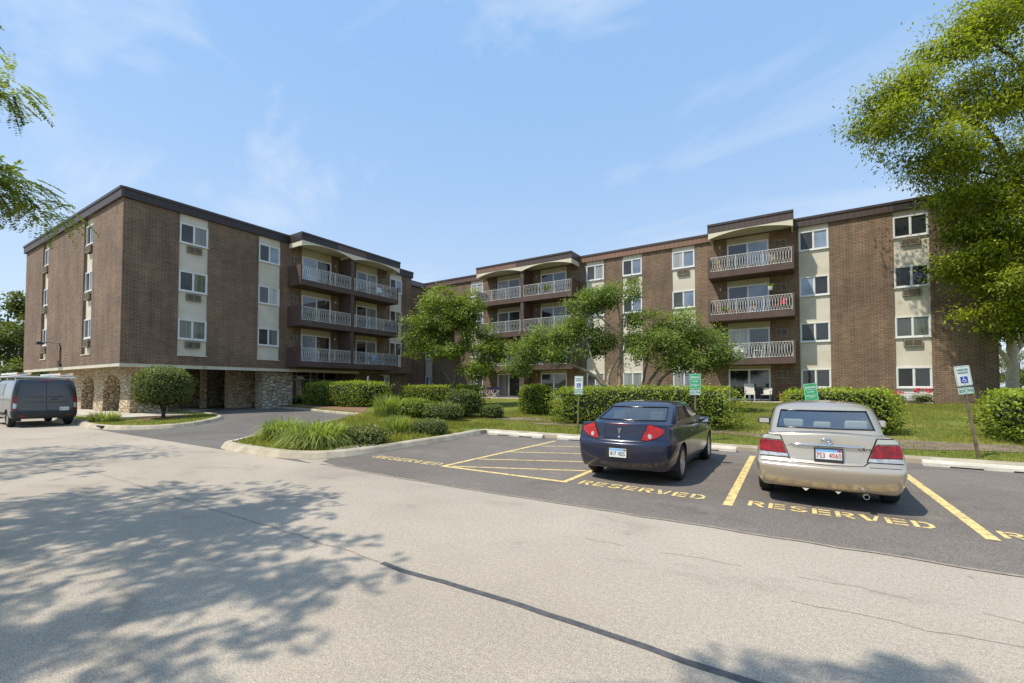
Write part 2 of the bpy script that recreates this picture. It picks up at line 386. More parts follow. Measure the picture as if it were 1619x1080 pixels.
def sheet(name, poly, zf, mt, cell=1.0, box=None, parent=None):
    bm = bmesh.new(); vs = [bm.verts.new((p[0], p[1], 0)) for p in poly]; bm.faces.new(vs)
    bmesh.ops.triangulate(bm, faces=bm.faces[:])
    if cell:
        x0, x1, y0, y1 = box or (min(p[0] for p in poly), max(p[0] for p in poly), min(p[1] for p in poly), max(p[1] for p in poly))
        for k in range(int((x1-x0)/cell)+1):
            bmesh.ops.bisect_plane(bm, geom=bm.verts[:]+bm.edges[:]+bm.faces[:], plane_co=(x0+k*cell, 0, 0), plane_no=(1, 0, 0))
        for k in range(int((y1-y0)/cell)+1):
            bmesh.ops.bisect_plane(bm, geom=bm.verts[:]+bm.edges[:]+bm.faces[:], plane_co=(0, y0+k*cell, 0), plane_no=(0, 1, 0))
    for v in bm.verts: v.co.z = zf(v.co.x, v.co.y)
    bmesh.ops.recalc_face_normals(bm, faces=bm.faces[:])
    if sum(f.normal.z for f in bm.faces) < 0: bmesh.ops.reverse_faces(bm, faces=bm.faces[:])
    me = bpy.data.meshes.new(name); bm.to_mesh(me); bm.free(); me.materials.append(mt)
    me.polygons.foreach_set('use_smooth', [True]*len(me.polygons))
    o = link(name, me, parent)
    if not parent: o['kind'] = 'structure'
    return o
def sweep(name, path, prof, zf, mt, side=1, joints=0.0, parent=None):
    """sweeps a kerb profile of (offset to the left, height) along a path"""
    mb = MB(); n = len(path); k = len(prof); vs = []
    for i in range(n):
        a = Vector(path[max(i-1, 0)]); b = Vector(path[min(i+1, n-1)]); t = (b-a).normalized(); nn = Vector((-t.y, t.x))*side
        z = zf(*path[i])
        for off, h in prof: vs.append((path[i][0]+nn.x*off, path[i][1]+nn.y*off, z+h))
    fs = []
    for i in range(n-1):
        for j in range(k-1):
            q = (i*k+j, i*k+j+1, (i+1)*k+j+1, (i+1)*k+j); fs.append(q if side < 0 else q[::-1])
    fs += [tuple(range(k)), tuple(range((n-1)*k+k-1, (n-1)*k-1, -1))]
    mb.add(vs, fs)
    o = mb.build(name, mt, parent)
    if not parent: o['kind'] = 'structure'
    return o
def in_poly(px, py, poly):
    inside = np.zeros(len(px), bool); n = len(poly); j = n-1
    for i in range(n):
        xi, yi = poly[i]; xj, yj = poly[j]
        if yi != yj:
            c = ((yi > py) != (yj > py)) & (px < (xj-xi)*(py-yi)/(yj-yi)+xi); inside ^= c
        j = i
    return inside

# ------------------------------------------------------------------ ground sheets
sheet('ground', [(-700, -700), (700, -700), (700, 900), (-700, 900)], lambda x, y: -0.06, M['grass'], 0)
STREET = [(-130, -34), (150, -34), (150, -1.0), (-130, -1.0)]
street = sheet('street', STREET, lambda x, y: 0.0, M['road'], 0)
R_EDGE = smooth_path([(15.6, -1.85), (15.95, -2.05), (16.5, -2.16), (17.3, -2.2), (18.5, -2.2), (19.4, -2.05), (20.0, -1.65), (20.25, -0.8), (20.18, 1.0), (20.02, 3.2), (19.75, 4.7)])
L_EDGE = smooth_path([(-1.2, 8.8), (1.6, 8.4), (4.5, 7.9), (7.6, 7.1), (10.0, 6.6), (11.4, 6.0), (12.1, 5.0), (12.6, 3.6), (13.4, 1.7), (14.4, -0.4), (15.6, -1.85)])
ISL = smooth_path([(-30, -1.6), (-1.0, -1.62), (1.5, -1.8), (3.9, -2.1), (5.6, -2.05), (6.9, -1.6), (7.6, -0.7), (7.5, 0.4), (6.0, 2.1), (4.2, 2.9), (2.4, 3.2), (0.2, 3.3)])
KB = 5.16                                                            # the kerb behind the parking stalls
LAWN = L_EDGE + R_EDGE[1:] + [(19.8, KB), (60, KB), (140, KB), (140, 160), (-18.5, 160), (-18.5, 21), (-0.6, 21), (-0.6, 8.9)]
sheet('lawn', LAWN, lawn_z, M['grass'], 1.0, (-20, 60, -3, 60))
LAWN_W = [(-130, -1.6)] + ISL + [(-19.4, 3.3), (-19.4, 160), (-130, 160)]
sheet('side_lawn', LAWN_W, lambda x, y: 0.125+grade(x, y), M['grass'], 1.0, (-30, 9, -3, 12))
DRIVE = [(20.4, -2.28), (19.4, -2.3), (5.0, -2.25), (5.5, -1.9), (7.7, -0.9), (7.6, 0.4), (6.0, 2.2), (2.4, 3.3), (-19.0, 3.4), (-19.0, 20), (-0.5, 20.0), (-0.5, 8.85), (4.5, 8.0), (7.6, 7.2), (11.5, 6.1), (12.7, 3.7), (13.8, 1.8), (14.9, -0.3), (16.3, -1.9), (18.0, -1.9)]
sheet('driveway', DRIVE, lambda x, y: grade(x, y)+0.006, M['drive'], 1.0)
LOT = [(20.05, -1.5), (20.35, -2.0), (21.2, -2.2), (24, -2.3), (26, -2.36), (60, -2.3), (90, -2.3), (90, KB+0.1), (19.7, KB+0.1), (19.95, 3.2), (20.1, 1.0)]
lot = sheet('parking_lot', LOT, lambda x, y: 0.005, M['lot'], 0)
KERB = [(-0.06, -0.06), (-0.045, 0.10), (-0.015, 0.138), (0.16, 0.146), (0.17, -0.05)]
KERB_W = [(-0.15, -0.05), (-0.13, 0.018), (-0.045, 0.138), (0.0, 0.165), (0.14, 0.172), (0.16, 0.05)]
sweep('kerb', R_EDGE, KERB_W, lambda x, y: 0.0, M['kerb'], 1)
sweep('kerb', L_EDGE, KERB, grade, M['kerb'], 1)
sweep('kerb', ISL[4:], KERB_W, grade, M['kerb'], 1)
sweep('kerb', smooth_path([(19.75, 4.7), (19.72, KB-0.02), (19.95, KB), (24, KB), (30, KB), (40, KB), (90, KB)]), KERB, lambda x, y: 0.0, M['kerb'], 1)
sweep('kerb', [(-2.6, 9.05), (-1.2, 8.82), (0.4, 8.6)], [(-0.02, -0.05), (-0.015, 0.10), (0.03, 0.146), (0.2, 0.15), (0.21, -0.05)], grade, M['yellow_kerb'], 1)
wk = MB(); wk.box(-19.0, 2.1, -0.75, 3.2, 0.0, 0.27); wk.box(-19.0, -2.2, 3.2, 8.8, 0.0, 0.272)
o = wk.build('pavement', M['walk'], bevel=0.012); o['kind'] = 'structure'
# strip of tar and worn joints on the street
st = MB(); pp = [(26.15, -5.262)]
x = 26.2
while x < 40: x += 0.25; pp.append((x, -5.27+0.022*math.sin(x*2.1)+random.uniform(-.012, .012)))
st.ribbon(pp, 0.062, z=0.004)
o = st.build('crack_seal', M['tar'], street)
st = MB()
pp = []; x = 14.0
while x < 26.2: pp.append((x, -5.25+random.uniform(-.025, .025))); x += 0.22
st.ribbon(pp, 0.022, z=0.003)
for y0, xa, xb in ((-3.55, 27.5, 33.5), (-4.05, 29.5, 36), (-9.4, 15, 30)):
    pp = []; x = xa; y = y0
    while x < xb:
        y += random.uniform(-.05, .045); pp.append((x, y)); x += 0.16
        if random.random() < .16 and len(pp) > 2: st.ribbon(pp, 0.006, z=0.0032); x += random.uniform(.2, .6); pp = [(x, y)]; x += .1
    if len(pp) < 2: pp.append((x, y))
    st.ribbon(pp, 0.008, z=0.0032)
pp = []; x = 20.6
while x < 60: pp.append((x, -2.33+random.uniform(-.03, .02)+(-0.02 if x > 24 else 0.12*(1-S((x-20.6)/3))))); x += 0.3
st.ribbon(pp, 0.05, z=0.008)
st.build('pavement_joint', M['joint'], street)
# ------------------------------------------------------------------ painted markings on the parking lot
def line(a, b, w=0.105):
    return MB().ribbon([a, b], w, z=0.0095).build('painted_line', M['yellow'], lot)
hb = MB()
hb.ribbon([(23.07, 4.35), (23.12, -0.97), (26.02, -0.99), (25.98, 4.35)], 0.105, z=0.0095)
hb.build('painted_line', M['yellow'], lot)
for a, b in (((23.30, -0.88), (25.93, 0.20)), ((23.19, 0.20), (25.93, 1.42)), ((23.17, 1.58), (25.92, 2.75)), ((23.15, 3.02), (25.92, 4.18))): line(a, b, 0.085)
for xx in (28.66, 31.34, 34.05, 36.75, 39.45): line((xx+0.03, -1.16), (xx-0.06, 4.3), 0.125)
LET = {}
LET['bar'] = [(0.14, 0), (0.14, 1)]
def letter(mb, ch, x, y, w, h):
    T = lambda pts: [(x+px*w, y+py*h) for px, py in pts]
    def rib(pts, wd, **k): mb.ribbon(T(pts), wd*(w+h)/2, z=0.0095, **k)
    if ch in 'ERD': mb.ribbon(T([(0.13, 0), (0.13, 1)]), 0.26*w, z=0.0095)
    if ch == 'E':
        for yy in (0.91, 0.5, 0.09): mb.ribbon(T([(0.34, yy), (0.98, yy)]), 0.17*h, z=0.0095)
    if ch == 'R':
        rib([(0.34, 0.91), (0.72, 0.91), (0.86, 0.80), (0.86, 0.64), (0.72, 0.53), (0.34, 0.53)], 0.17); rib([(0.55, 0.40), (0.93, 0.02)], 0.2)
    if ch == 'D':
        rib([(0.34, 0.91), (0.62, 0.91), (0.86, 0.70), (0.86, 0.30), (0.62, 0.09), (0.34, 0.09)], 0.18)
    if ch == 'S':
        rib([(0.90, 0.76), (0.72, 0.90), (0.30, 0.90), (0.12, 0.75), (0.28, 0.58)], 0.18); rib([(0.70, 0.44), (0.88, 0.27), (0.70, 0.10), (0.28, 0.10), (0.08, 0.24)], 0.18); rib([(0.36, 0.56), (0.62, 0.46)], 0.18)
    if ch == 'V':
        rib([(0.10, 1.0), (0.44, 0.02)], 0.24); rib([(0.92, 1.0), (0.66, 0.12)], 0.15)
for x0, x1 in ((20.82, 23.0), (26.27, 28.40), (28.93, 31.00), (31.50, 33.62)):
    mb = MB(); pw = (x1-x0)/8
    for i, ch in enumerate('RESERVED'): letter(mb, ch, x0+i*pw, -1.0, pw*0.80, 0.31)
    mb.build('painted_word', M['yellow'], lot)
# ------------------------------------------------------------------ bare soil and mulch beds
def blob_poly(cx, cy, rx, ry, n=40, amp=0.22, seed=0):
    return [(cx+rx*math.cos(2*math.pi*i/n)*(1+amp*noise.noise((math.cos(2*math.pi*i/n)*1.7+seed, math.sin(2*math.pi*i/n)*1.7, seed))),
             cy+ry*math.sin(2*math.pi*i/n)*(1+amp*noise.noise((math.cos(2*math.pi*i/n)*1.7-seed, math.sin(2*math.pi*i/n)*1.7, 3+seed)))) for i in range(n)]
BEDS = [(blob_poly(24.3, 8.3, 4.3, 0.75, seed=1), 'dirt'), (blob_poly(31.0, 7.7, 3.6, 0.85, seed=2, amp=.4), 'dirt'), (blob_poly(36.6, 8.0, 3.6, 0.8, seed=3, amp=.4), 'dirt'),
        (blob_poly(3.0, 1.0, 1.3, 1.0, seed=5), 'mulch'), (blob_poly(34.6, 23.3, 1.5, 0.3, seed=7), 'dirt'), (blob_poly(18.2, 9.4, 2.0, 0.6, seed=8), 'dirt')]
BEDS.append(([(0.5, 8.95), (4.6, 8.2), (7.7, 7.4), (10.0, 6.9), (11.0, 6.55), (9.6, 7.9), (7.6, 9.6), (0.6, 9.8)], 'mulch'))
for i, (poly, mt) in enumerate(BEDS):
    west = poly[0][0] < 8 and poly[0][1] < 5
    sheet('soil_bed', poly, (lambda x, y: 0.125+grade(x, y)+0.012) if west else (lambda x, y: lawn_z(x, y)+0.012), M[mt], 0.5)
# planter edging of pale stones: counted in their hundreds, a stuff object
mb = MB()
for i in range(80):
    k = random.randrange(14, len(R_EDGE)-14); p = Vector(R_EDGE[k]); q = Vector(R_EDGE[min(k+1, len(R_EDGE)-1)])
    t = (q-p).normalized(); nn = Vector((-t.y, t.x)); p = p + (q-p)*random.random() + nn*random.uniform(0.28, 0.62)
    r = random.uniform(0.03, 0.085); z = lawn_z(p.x, p.y)+r*0.2
    a = random.random()*6
    vs = [(p.x+r*math.cos(a+j*1.257)*random.uniform(.8, 1.2), p.y+r*.75*math.sin(a+j*1.257)*random.uniform(.8, 1.2), z-r*.3) for j in range(5)]
    vs += [(p.x+(v[0]-p.x)*.65, p.y+(v[1]-p.y)*.65, z+r*random.uniform(.35, .6)) for v in vs[:5]]
    mb.add(vs, [(5, 6, 7, 8, 9)]+[(j, (j+1) % 5, 5+(j+1) % 5, 5+j) for j in range(5)])
tag(mb.build('edging_stones', M['pebble']), 'pale loose edging stones lining the inside of the planter kerb', 'stones', kind='stuff')
# ------------------------------------------------------------------ lettering
def text_obj(name, body, size, mat4, mt, parent=None, extrude=0.001, align='CENTER', sx=1.0, bold=0.0, shear=0.0):
    cu = bpy.data.curves.new(name, 'FONT'); cu.body = body; cu.size = size; cu.align_x = align; cu.align_y = 'CENTER'
    cu.extrude = extrude; cu.offset = bold; cu.resolution_u = 2; cu.shear = shear; cu.space_character = 1.03
    tmp = bpy.data.objects.new(name+' outline', cu); COL.objects.link(tmp); bpy.context.view_layer.update()
    me = bpy.data.meshes.new_from_object(tmp.evaluated_get(bpy.context.evaluated_depsgraph_get()))
    bpy.data.objects.remove(tmp); bpy.data.curves.remove(cu)
    me.transform(mat4 @ Matrix.Diagonal((sx, 1, 1, 1))); me.materials.clear(); me.materials.append(mt); me.name = name
    return link(name, me, parent)

# ------------------------------------------------------------------ the apartment building
bld = empty('apartment_building', (0, 0, 0))
tag(bld, 'four storey brown brick apartment building with two wings, cream window strips and railed balconies', 'building')
def frame_of(ox, oy, sx, sy, nx, ny):
    return Matrix(((sx, nx, 0, ox), (sy, ny, 0, oy), (0, 0, 1, 0), (0, 0, 0, 1)))
FL = frame_of(0, 0, 0, 1, 1, 0)                 # long front of the left wing: s runs along y
FW = frame_of(0, 0, -0.99985, -0.0175, 0.0175, -0.99985)
FR = frame_of(0, 23.8, 1, 0, 0, -1)             # front of the right wing: s runs along x
def fb(mb, F, s0, s1, o0, o1, z0, z1, m=0): mb.box(s0, s1, o0, o1, z0, z1, m, F)

wall = MB()
def wall_run(F, s_end, z0, z1, strips, sz0, s_start=0.0):
    s = s_start
    for a, b, rec in strips:
        fb(wall, F, s, a, -0.3, 0.0, z0, z1)
        if sz0 > z0+0.02: fb(wall, F, a, b, -0.3, 0.0, z0, sz0)
        fb(wall, F, a, b, -0.34, -0.30, sz0, z1)
        p = MB(); fb(p, F, a+0.002, b-0.002, -0.299, -rec, sz0+0.003, z1-0.002)
        zz = sz0
        p.build('stucco_panel', M['stucco'], bld)
        if sz0 > z0+0.02:
            k = MB(); fb(k, F, a-0.03, b+0.03, -0.06, 0.035, sz0-0.05, sz0+0.004); k.build('panel_sill', M['soffit'], bld)
        s = b
    fb(wall, F, s, s_end, -0.3, 0.0, z0, z1)
SL = [(2.52, 4.0, .06), (6.95, 8.38, .06), (18.05, 19.45, .06)]
SW = [(4.50, 5.98, .14), (13.09, 14.43, .14)]
SR = [(-1.3, -0.4, .06), (4.35, 5.78, .06), (15.78, 17.25, .06), (18.68, 20.15, .06), (22.25, 23.76, .06), (29.72, 31.23, .06), (34.12, 35.62, .06)]
wall_run(FL, 20.6, 3.0, 11.72, SL, 3.57)
wall_run(FW, 18.75, 3.03, 11.72, SW, 3.64)
wall_run(FR, 38.1, 0.80, 11.5, SR, 0.84, -6.0)
wall.box(-18.4, -0.36, 0.36, 20.6, 3.0, 11.6)
wall.box(-18.4, -1.5, 20.6, 24.14, 0.2, 11.5)
wall.box(-6, 38.1, 24.15, 38.0, 0.2, 11.5)
wall.box(-4.5, -0.5, 15.0, 17.5, 0.2, 2.96); wall.box(-4.5, -0.5, 18.7, 20.59, 0.2, 2.96)
wall.box(-4.5, -0.5, 17.5, 18.7, 0.2, 1.85); wall.box(-4.5, -0.5, 17.5, 18.7, 2.84, 2.96); wall.box(-4.5, -0.8, 17.5, 18.7, 1.85, 2.84)
wall.build('brick_wall', M['brick'], bld)
p = MB(); fb(p, FR, -6, 38.13, -0.3, 0.03, 0.2, 0.80); p.build('foundation', M['kerb'], bld)
p = MB(); p.box(-18.6, 0.0, 0, 20.7, 11.74, 12.10); p.box(-18.6, -1.3, 20.7, 23.7, 11.52, 11.9); p.box(-6, 38.2, 23.7, 38.1, 11.52, 11.9); p.build('roof', M['roofing'], bld)
def fascia(F, s0, s1, z0, z1, o, mt, name='roof_fascia'):
    p = MB(); fb(p, F, s0, s1, -0.28, o, z0, z1-0.14)
    q = p.build(name, M[mt], bld)
    p = MB(); fb(p, F, s0-0.0, s1+0.0, -0.3, o+0.045, z1-0.14, z1); p.build('coping', M['coping'], q)
    return q
fascia(FW, -0.13, 18.9, 11.70, 12.25, 0.13, 'fascia'); fascia(FL, 0.0, 9.0, 11.70, 12.25, 0.13, 'fascia_new'); fascia(FL, 17.7, 20.7, 11.70, 12.25, 0.13, 'fascia_new')
fascia(FR, -6, 6.3, 11.48, 12.02, 0.13, 'fascia_mid'); fascia(FR, 15.2, 24.9, 11.48, 12.02, 0.13, 'fascia_faded'); fascia(FR, 29.4, 34.15, 11.48, 12.02, 0.13, 'fascia'); fascia(FR, 34.15, 38.3, 11.48, 12.02, 0.15, 'fascia_new')
p = MB(); p.box(-1.52, -1.36, 20.6, 23.8, 11.48, 12.0); p.build('roof_fascia', M['fascia_new'], bld)

# windows
def window(F, s0, s1, z0, z1, o, pl, pr, name='window', pane='window_pane', fm='frame', w=0.062, depth=0.09, sill=True, mull=None):
    mb = MB(); o1 = o+depth*0.75; o0 = o-0.01
    fb(mb, F, s0, s1, o0, o1, z1-w, z1); fb(mb, F, s0, s1, o0, o1, z0, z0+w)
    fb(mb, F, s0, s0+w, o0, o1-0.003, z0+w, z1-w); fb(mb, F, s1-w, s1, o0, o1-0.003, z0+w, z1-w)
    c = (s0+s1)/2 if mull is None else mull
    fb(mb, F, c-w*0.42, c+w*0.42, o0, o1-0.012, z0+w, z1-w)
    # inner sashes
    for a, b, d in ((s0+w, c-w*0.42, 0.022), (c+w*0.42, s1-w, 0.034)):
        for q in ((a, a+.028, z0+w, z1-w), (b-.028, b, z0+w, z1-w)): fb(mb, F, q[0], q[1], o0, o1-d, q[2], q[3])
        for q in ((a+.028, b-.028, z0+w, z0+w+.028), (a+.028, b-.028, z1-w-.028, z1-w)): fb(mb, F, q[0], q[1], o0, o1-d, q[2], q[3])
    if sill: fb(mb, F, s0-0.03, s1+0.03, o0, o1+0.03, z0-0.035, z0-0.002)
    fr = mb.build(name, M[fm], bld)
    for a, b, mt, d in ((s0+w, c-w*0.42, pl, 0.045), (c+w*0.42, s1-w, pr, 0.058)):
        p = MB(); fb(p, F, a+0.02, b-0.02, o+0.001, o1-d, z0+w+0.02, z1-w-0.02); p.build(pane, M[mt], fr)
    return fr
def air_con(F, s0, s1, z0, z1, o, name='air_conditioner', d=0.14):
    mb = MB(); fb(mb, F, s0, s1, o-0.01, o+d*0.55, z0, z1, 1)
    t = 0.028
    for q in ((s0, s1, z1-t, z1), (s0, s1, z0, z0+t)): fb(mb, F, q[0], q[1], o-0.01, o+d, q[2], q[3])
    for q in ((s0, s0+t, z0+t, z1-t), (s1-t, s1, z0+t, z1-t), ((s0+s1)/2-.012, (s0+s1)/2+.012, z0+t, z1-t)): fb(mb, F, q[0], q[1], o-0.01, o+d-0.004, q[2], q[3])
    n = 5
    for k in range(n):
        z = z0+t+(k+0.5)*(z1-z0-2*t)/n; fb(mb, F, s0+t, s1-t, o, o+d-0.012, z-0.010, z+0.010)
    return mb.build(name, [M['ac'], M['ac_dark']], bld)
ZW = [(10.03, 11.20), (7.25, 8.43), (4.48, 5.64), (1.72, 2.85)]
PV = {0: [('pane_screen', 'pane_curtain'), ('pane_screen', 'pane_green'), ('pane_green', 'pane_green')],
      1: [('pane_screen', 'pane_blue'), ('pane_dark', 'pane_curtain'), ('pane_screen', 'pane_curtain')],
      2: [('pane_screen', 'pane_blue'), ('pane_screen', 'pane_green'), ('pane_dark', 'pane_screen')]}
for k, (a, b, rec) in enumerate(SL):
    for f in range(3):
        window(FL, a+0.015, b-0.015, *ZW[f], -rec, *PV[k][f])
        if k == 0: air_con(FL, a+0.40, a+1.14, ZW[f][0]-0.50, ZW[f][0]-0.12, -rec)
for k, (a, b, rec) in enumerate(SW):
    for f in range(3):
        window(FW, a+0.015, b-0.015, ZW[f][0]+0.1, ZW[f][1]+0.08, -rec, 'pane_blue', 'pane_screen')
        air_con(FW, a+0.40, a+1.12, ZW[f][0]-0.42, ZW[f][0]-0.04, -rec, d=0.2)
PR = [[('pane_screen', 'pane_curtain')]*4,
      [('pane_curtain', 'pane_curtain'), ('pane_screen', 'pane_blue'), ('pane_screen', 'pane_curtain'), ('pane_curtain', 'pane_screen')],
      [('pane_screen', 'pane_curtain'), ('pane_screen', 'pane_blue'), ('pane_screen', 'pane_curtain'), ('pane_dark', 'pane_curtain')],
      [('pane_screen', 'pane_blue'), ('pane_screen', 'pane_blue'), ('pane_dark', 'pane_green'), ('pane_curtain', 'pane_curtain')],
      [('pane_curtain', 'pane_blue'), ('pane_screen', 'pane_blue'), ('pane_screen', 'pane_blue'), ('pane_curtain', 'pane_blue')],
      [('pane_screen', 'pane_blue'), ('pane_blue', 'pane_screen'), ('pane_screen', 'pane_dark'), ('pane_dark', 'pane_dark')],
      [('pane_dark', 'pane_dark'), ('pane_screen', 'pane_dark'), ('pane_screen', 'pane_green'), ('pane_screen', 'pane_dark')]]
for k, (a, b, rec) in enumerate(SR):
    for f in range(4):
        z0, z1 = ZW[f][0]-0.03, ZW[f][1]-0.03
        window(FR, a+0.015, b-0.015, z0, z1, -rec, *PR[k][f])
        if (k == 6 and f < 3) or (k == 4 and f == 0) or (k == 3 and f in (0, 1)): air_con(FR, a+0.36, a+1.12, z0-0.50, z0-0.12, -rec)
# balconies
def railing(F, s0, s1, o, z0, z1, parent):
    mb = MB(); r = 0.0105
    P = lambda s, z: F @ Vector((s, o, z))
    fb(mb, F, s0, s1, o-0.02, o+0.02, z1-0.028, z1); fb(mb, F, s0, s1, o-0.016, o+0.016, z0, z0+0.024)
    n = max(2, round((s1-s0)/1.45))
    for k in range(n+1):
        s = s0+0.014+(s1-s0-0.028)*k/n; fb(mb, F, s-0.014, s+0.014, o-0.014, o+0.014, z0-0.05, z1-0.028)
    m = round((s1-s0)/0.142); zt = z1-0.028; zb = z0+0.024
    for k in range(m):
        c = s0+(k+0.5)*(s1-s0)/m
        for sg in (-1, 1):
            mb.tube([P(c+sg*(0.004+0.064*math.sin(math.pi*t)**0.9), zb+(zt-zb)*t) for t in (0, .12, .28, .5, .72, .88, 1)], r, 4, cap=False)
    return mb.build('railing', M['rail'], parent)
def balcony(F, s0, s1, zb, mids, o=1.5, hh=1.37):
    mb = MB()
    fb(mb, F, s0, s1, 0.003, o, zb+0.02, zb+0.36); fb(mb, F, s0-0.004, s1+0.004, o-0.12, o+0.012, zb, zb+0.37)
    for a, b in ((s0-0.008, s0+0.10), (s1-0.10, s1+0.008)): fb(mb, F, a, b, 0.004, o+0.018, zb-0.004, zb+hh)
    for c in mids: fb(mb, F, c-0.15, c+0.15, 0.004, o-0.03, zb+0.36, zb+2.775)
    ob = mb.build('balcony', M['balcony'], bld)
    fl = MB(); fb(fl, F, s0+0.1, s1-0.1, 0.01, o-0.13, zb+0.361, zb+0.385); fl.build('balcony_floor', M['balcony_floor'], ob)
    ed = [s0+0.1]
    for c in mids: ed += [c-0.15, c+0.15]
    ed.append(s1-0.1)
    for i in range(0, len(ed), 2): railing(F, ed[i], ed[i+1], o-0.05, zb+0.42, zb+1.32, ob)
    return ob
def wall_lamp(F, s, z):
    mb = MB(); fb(mb, F, s-.04, s+.04, 0.0, .03, z-.05, z+.08); fb(mb, F, s-.012, s+.012, .03, .10, z+.03, z+.05)
    Mx = F @ Matrix.Translation((s, .1, z-.12)); mb.lathe([(0.03, .17), (.055, .14), (.07, .0), (.05, -.02)], 8, 1, Mx, True)
    mb.build('wall_lamp', [M['black'], M['lamp_glass']], bld)
def bay_doors(F, doors, lamps, louvers, floors, tops):
    for zf, zt in zip(floors, tops):
        for (a, b, pl, pr) in doors:
            window(F, a, b, zf+0.02, zf+2.02, 0.002, pl, pr, 'sliding_door', 'door_pane', 'frame', 0.065, 0.08, False)
            p = MB(); fb(p, F, a-0.02, b+0.02, 0.002, 0.022, zf+2.03, zt); p.build('header_panel', M['cream_dim'], bld)
        for s in lamps: wall_lamp(F, s, zf+1.95)
        for a, b in louvers: air_con(F, a, b, zf+1.42, zf+1.88, 0.002, 'wall_louver', 0.05)
ZB = (8.68, 5.91, 3.12)
def canopy(F, s0, s1, z0, z1, units, mts, o=1.60):
    mb = MB(); k = len(mts)
    cuts = [s0+(s1-s0)*c for c, _ in mts] + [s1]
    root = None
    for i, (c, mt) in enumerate(mts):
        q = MB(); fb(q, F, cuts[i], cuts[i+1], 0.0, o, z0, z1-0.13); ob = q.build('canopy_fascia', M[mt], bld)
        q = MB(); fb(q, F, cuts[i], cuts[i+1], 0.0, o+0.045, z1-0.13, z1); q.build('coping', M['coping'], ob); root = root or ob
    q = MB(); fb(q, F, s0+0.06, s1-0.06, 0.14, o-0.11, z0-0.03, z0-0.002); q.build('canopy_soffit', M['soffit'], root)
    for a, b in units:
        poly = [(a, z0-0.003)]; n = 18
        for j in range(n+1):
            t = j/n; s = a+(b-a)*t
            d = 0.05+0.34*abs(2*t-1)**2.0
            poly.append((s, z0-d))
        poly.append((b, z0-0.003))
        mb = MB(); vs = [F @ Vector((p[0], o-0.10, p[1])) for p in poly] + [F @ Vector((p[0], o-0.015, p[1])) for p in poly]
        n = len(poly)
        mb.add(vs, [tuple(range(n)), tuple(range(2*n-1, n-1, -1))] + [(i, (i+1) % n, n+(i+1) % n, n+i) for i in range(n)])
        for s in (a, b-0.09) : fb(mb, F, s, s+0.09, 0.10, o-0.102, z0-0.36, z0-0.031)
        mb.build('canopy_arch', M['soffit'], root)
# left wing
for zb in ZB: balcony(FL, 8.95, 17.62, zb, [13.13])
bay_doors(FL, [(9.95, 12.28, 'pane_blue', 'pane_dark'), (14.55, 16.62, 'pane_dark', 'pane_curtain')], [12.62, 14.2], [(8.98+.10, 9.65), (17.0, 17.5)], [z+0.37 for z in ZB], [11.68, 8.66, 5.90])
canopy(FL, 8.92, 17.75, 11.70, 12.25, [(8.96, 13.13), (13.14, 17.71)], [(0, 'fascia_new'), (0.32, 'fascia_mid'), (0.60, 'fascia_new')])
# right wing
for zb in ZB: balcony(FR, 6.2, 15.26, zb, [10.8]); balcony(FR, 24.83, 29.47, zb, [])
FLO = [z+0.37 for z in ZB]+[0.88]; TOPS = [11.46, 8.66, 5.90, 3.10]
bay_doors(FR, [(7.4, 9.75, 'pane_curtain', 'pane_dark'), (11.75, 14.1, 'pane_dark', 'pane_door')], [11.35], [(6.65, 7.2), (14.55, 15.1)], FLO, TOPS)
bay_doors(FR, [(25.77, 28.14, 'pane_dark', 'pane_blue')], [25.35], [(28.46, 29.08)], FLO[:1], TOPS[:1])
bay_doors(FR, [(25.77, 28.14, 'pane_dark', 'pane_blue')], [25.35], [(28.46, 29.08)], FLO[1:2], TOPS[1:2])
bay_doors(FR, [(25.77, 28.14, 'pane_curtain', 'pane_door')], [25.35], [(28.46, 29.08)], FLO[2:3], TOPS[2:3])
bay_doors(FR, [(25.77, 28.14, 'pane_dark', 'pane_door')], [], [(28.46, 29.08)], FLO[3:], TOPS[3:])
canopy(FR, 6.2, 15.3, 11.56, 12.09, [(6.24, 10.8), (10.81, 15.26)], [(0, 'fascia_faded'), (0.45, 'fascia')])
canopy(FR, 24.83, 29.5, 11.56, 12.12, [(24.87, 29.46)], [(0, 'fascia')])
for a, b in ((6.2, 15.3), (24.8, 29.5)):
    p = MB(); fb(p, FR, a, b, -0.02, 1.75, 0.5, 0.86); p.build('patio_slab', M['walk'], bld)
p = MB(); fb(p, FR, 10.65, 10.95, 0.03, 1.45, 0.862, 3.115); p.build('divider_wall', M['balcony'], bld)
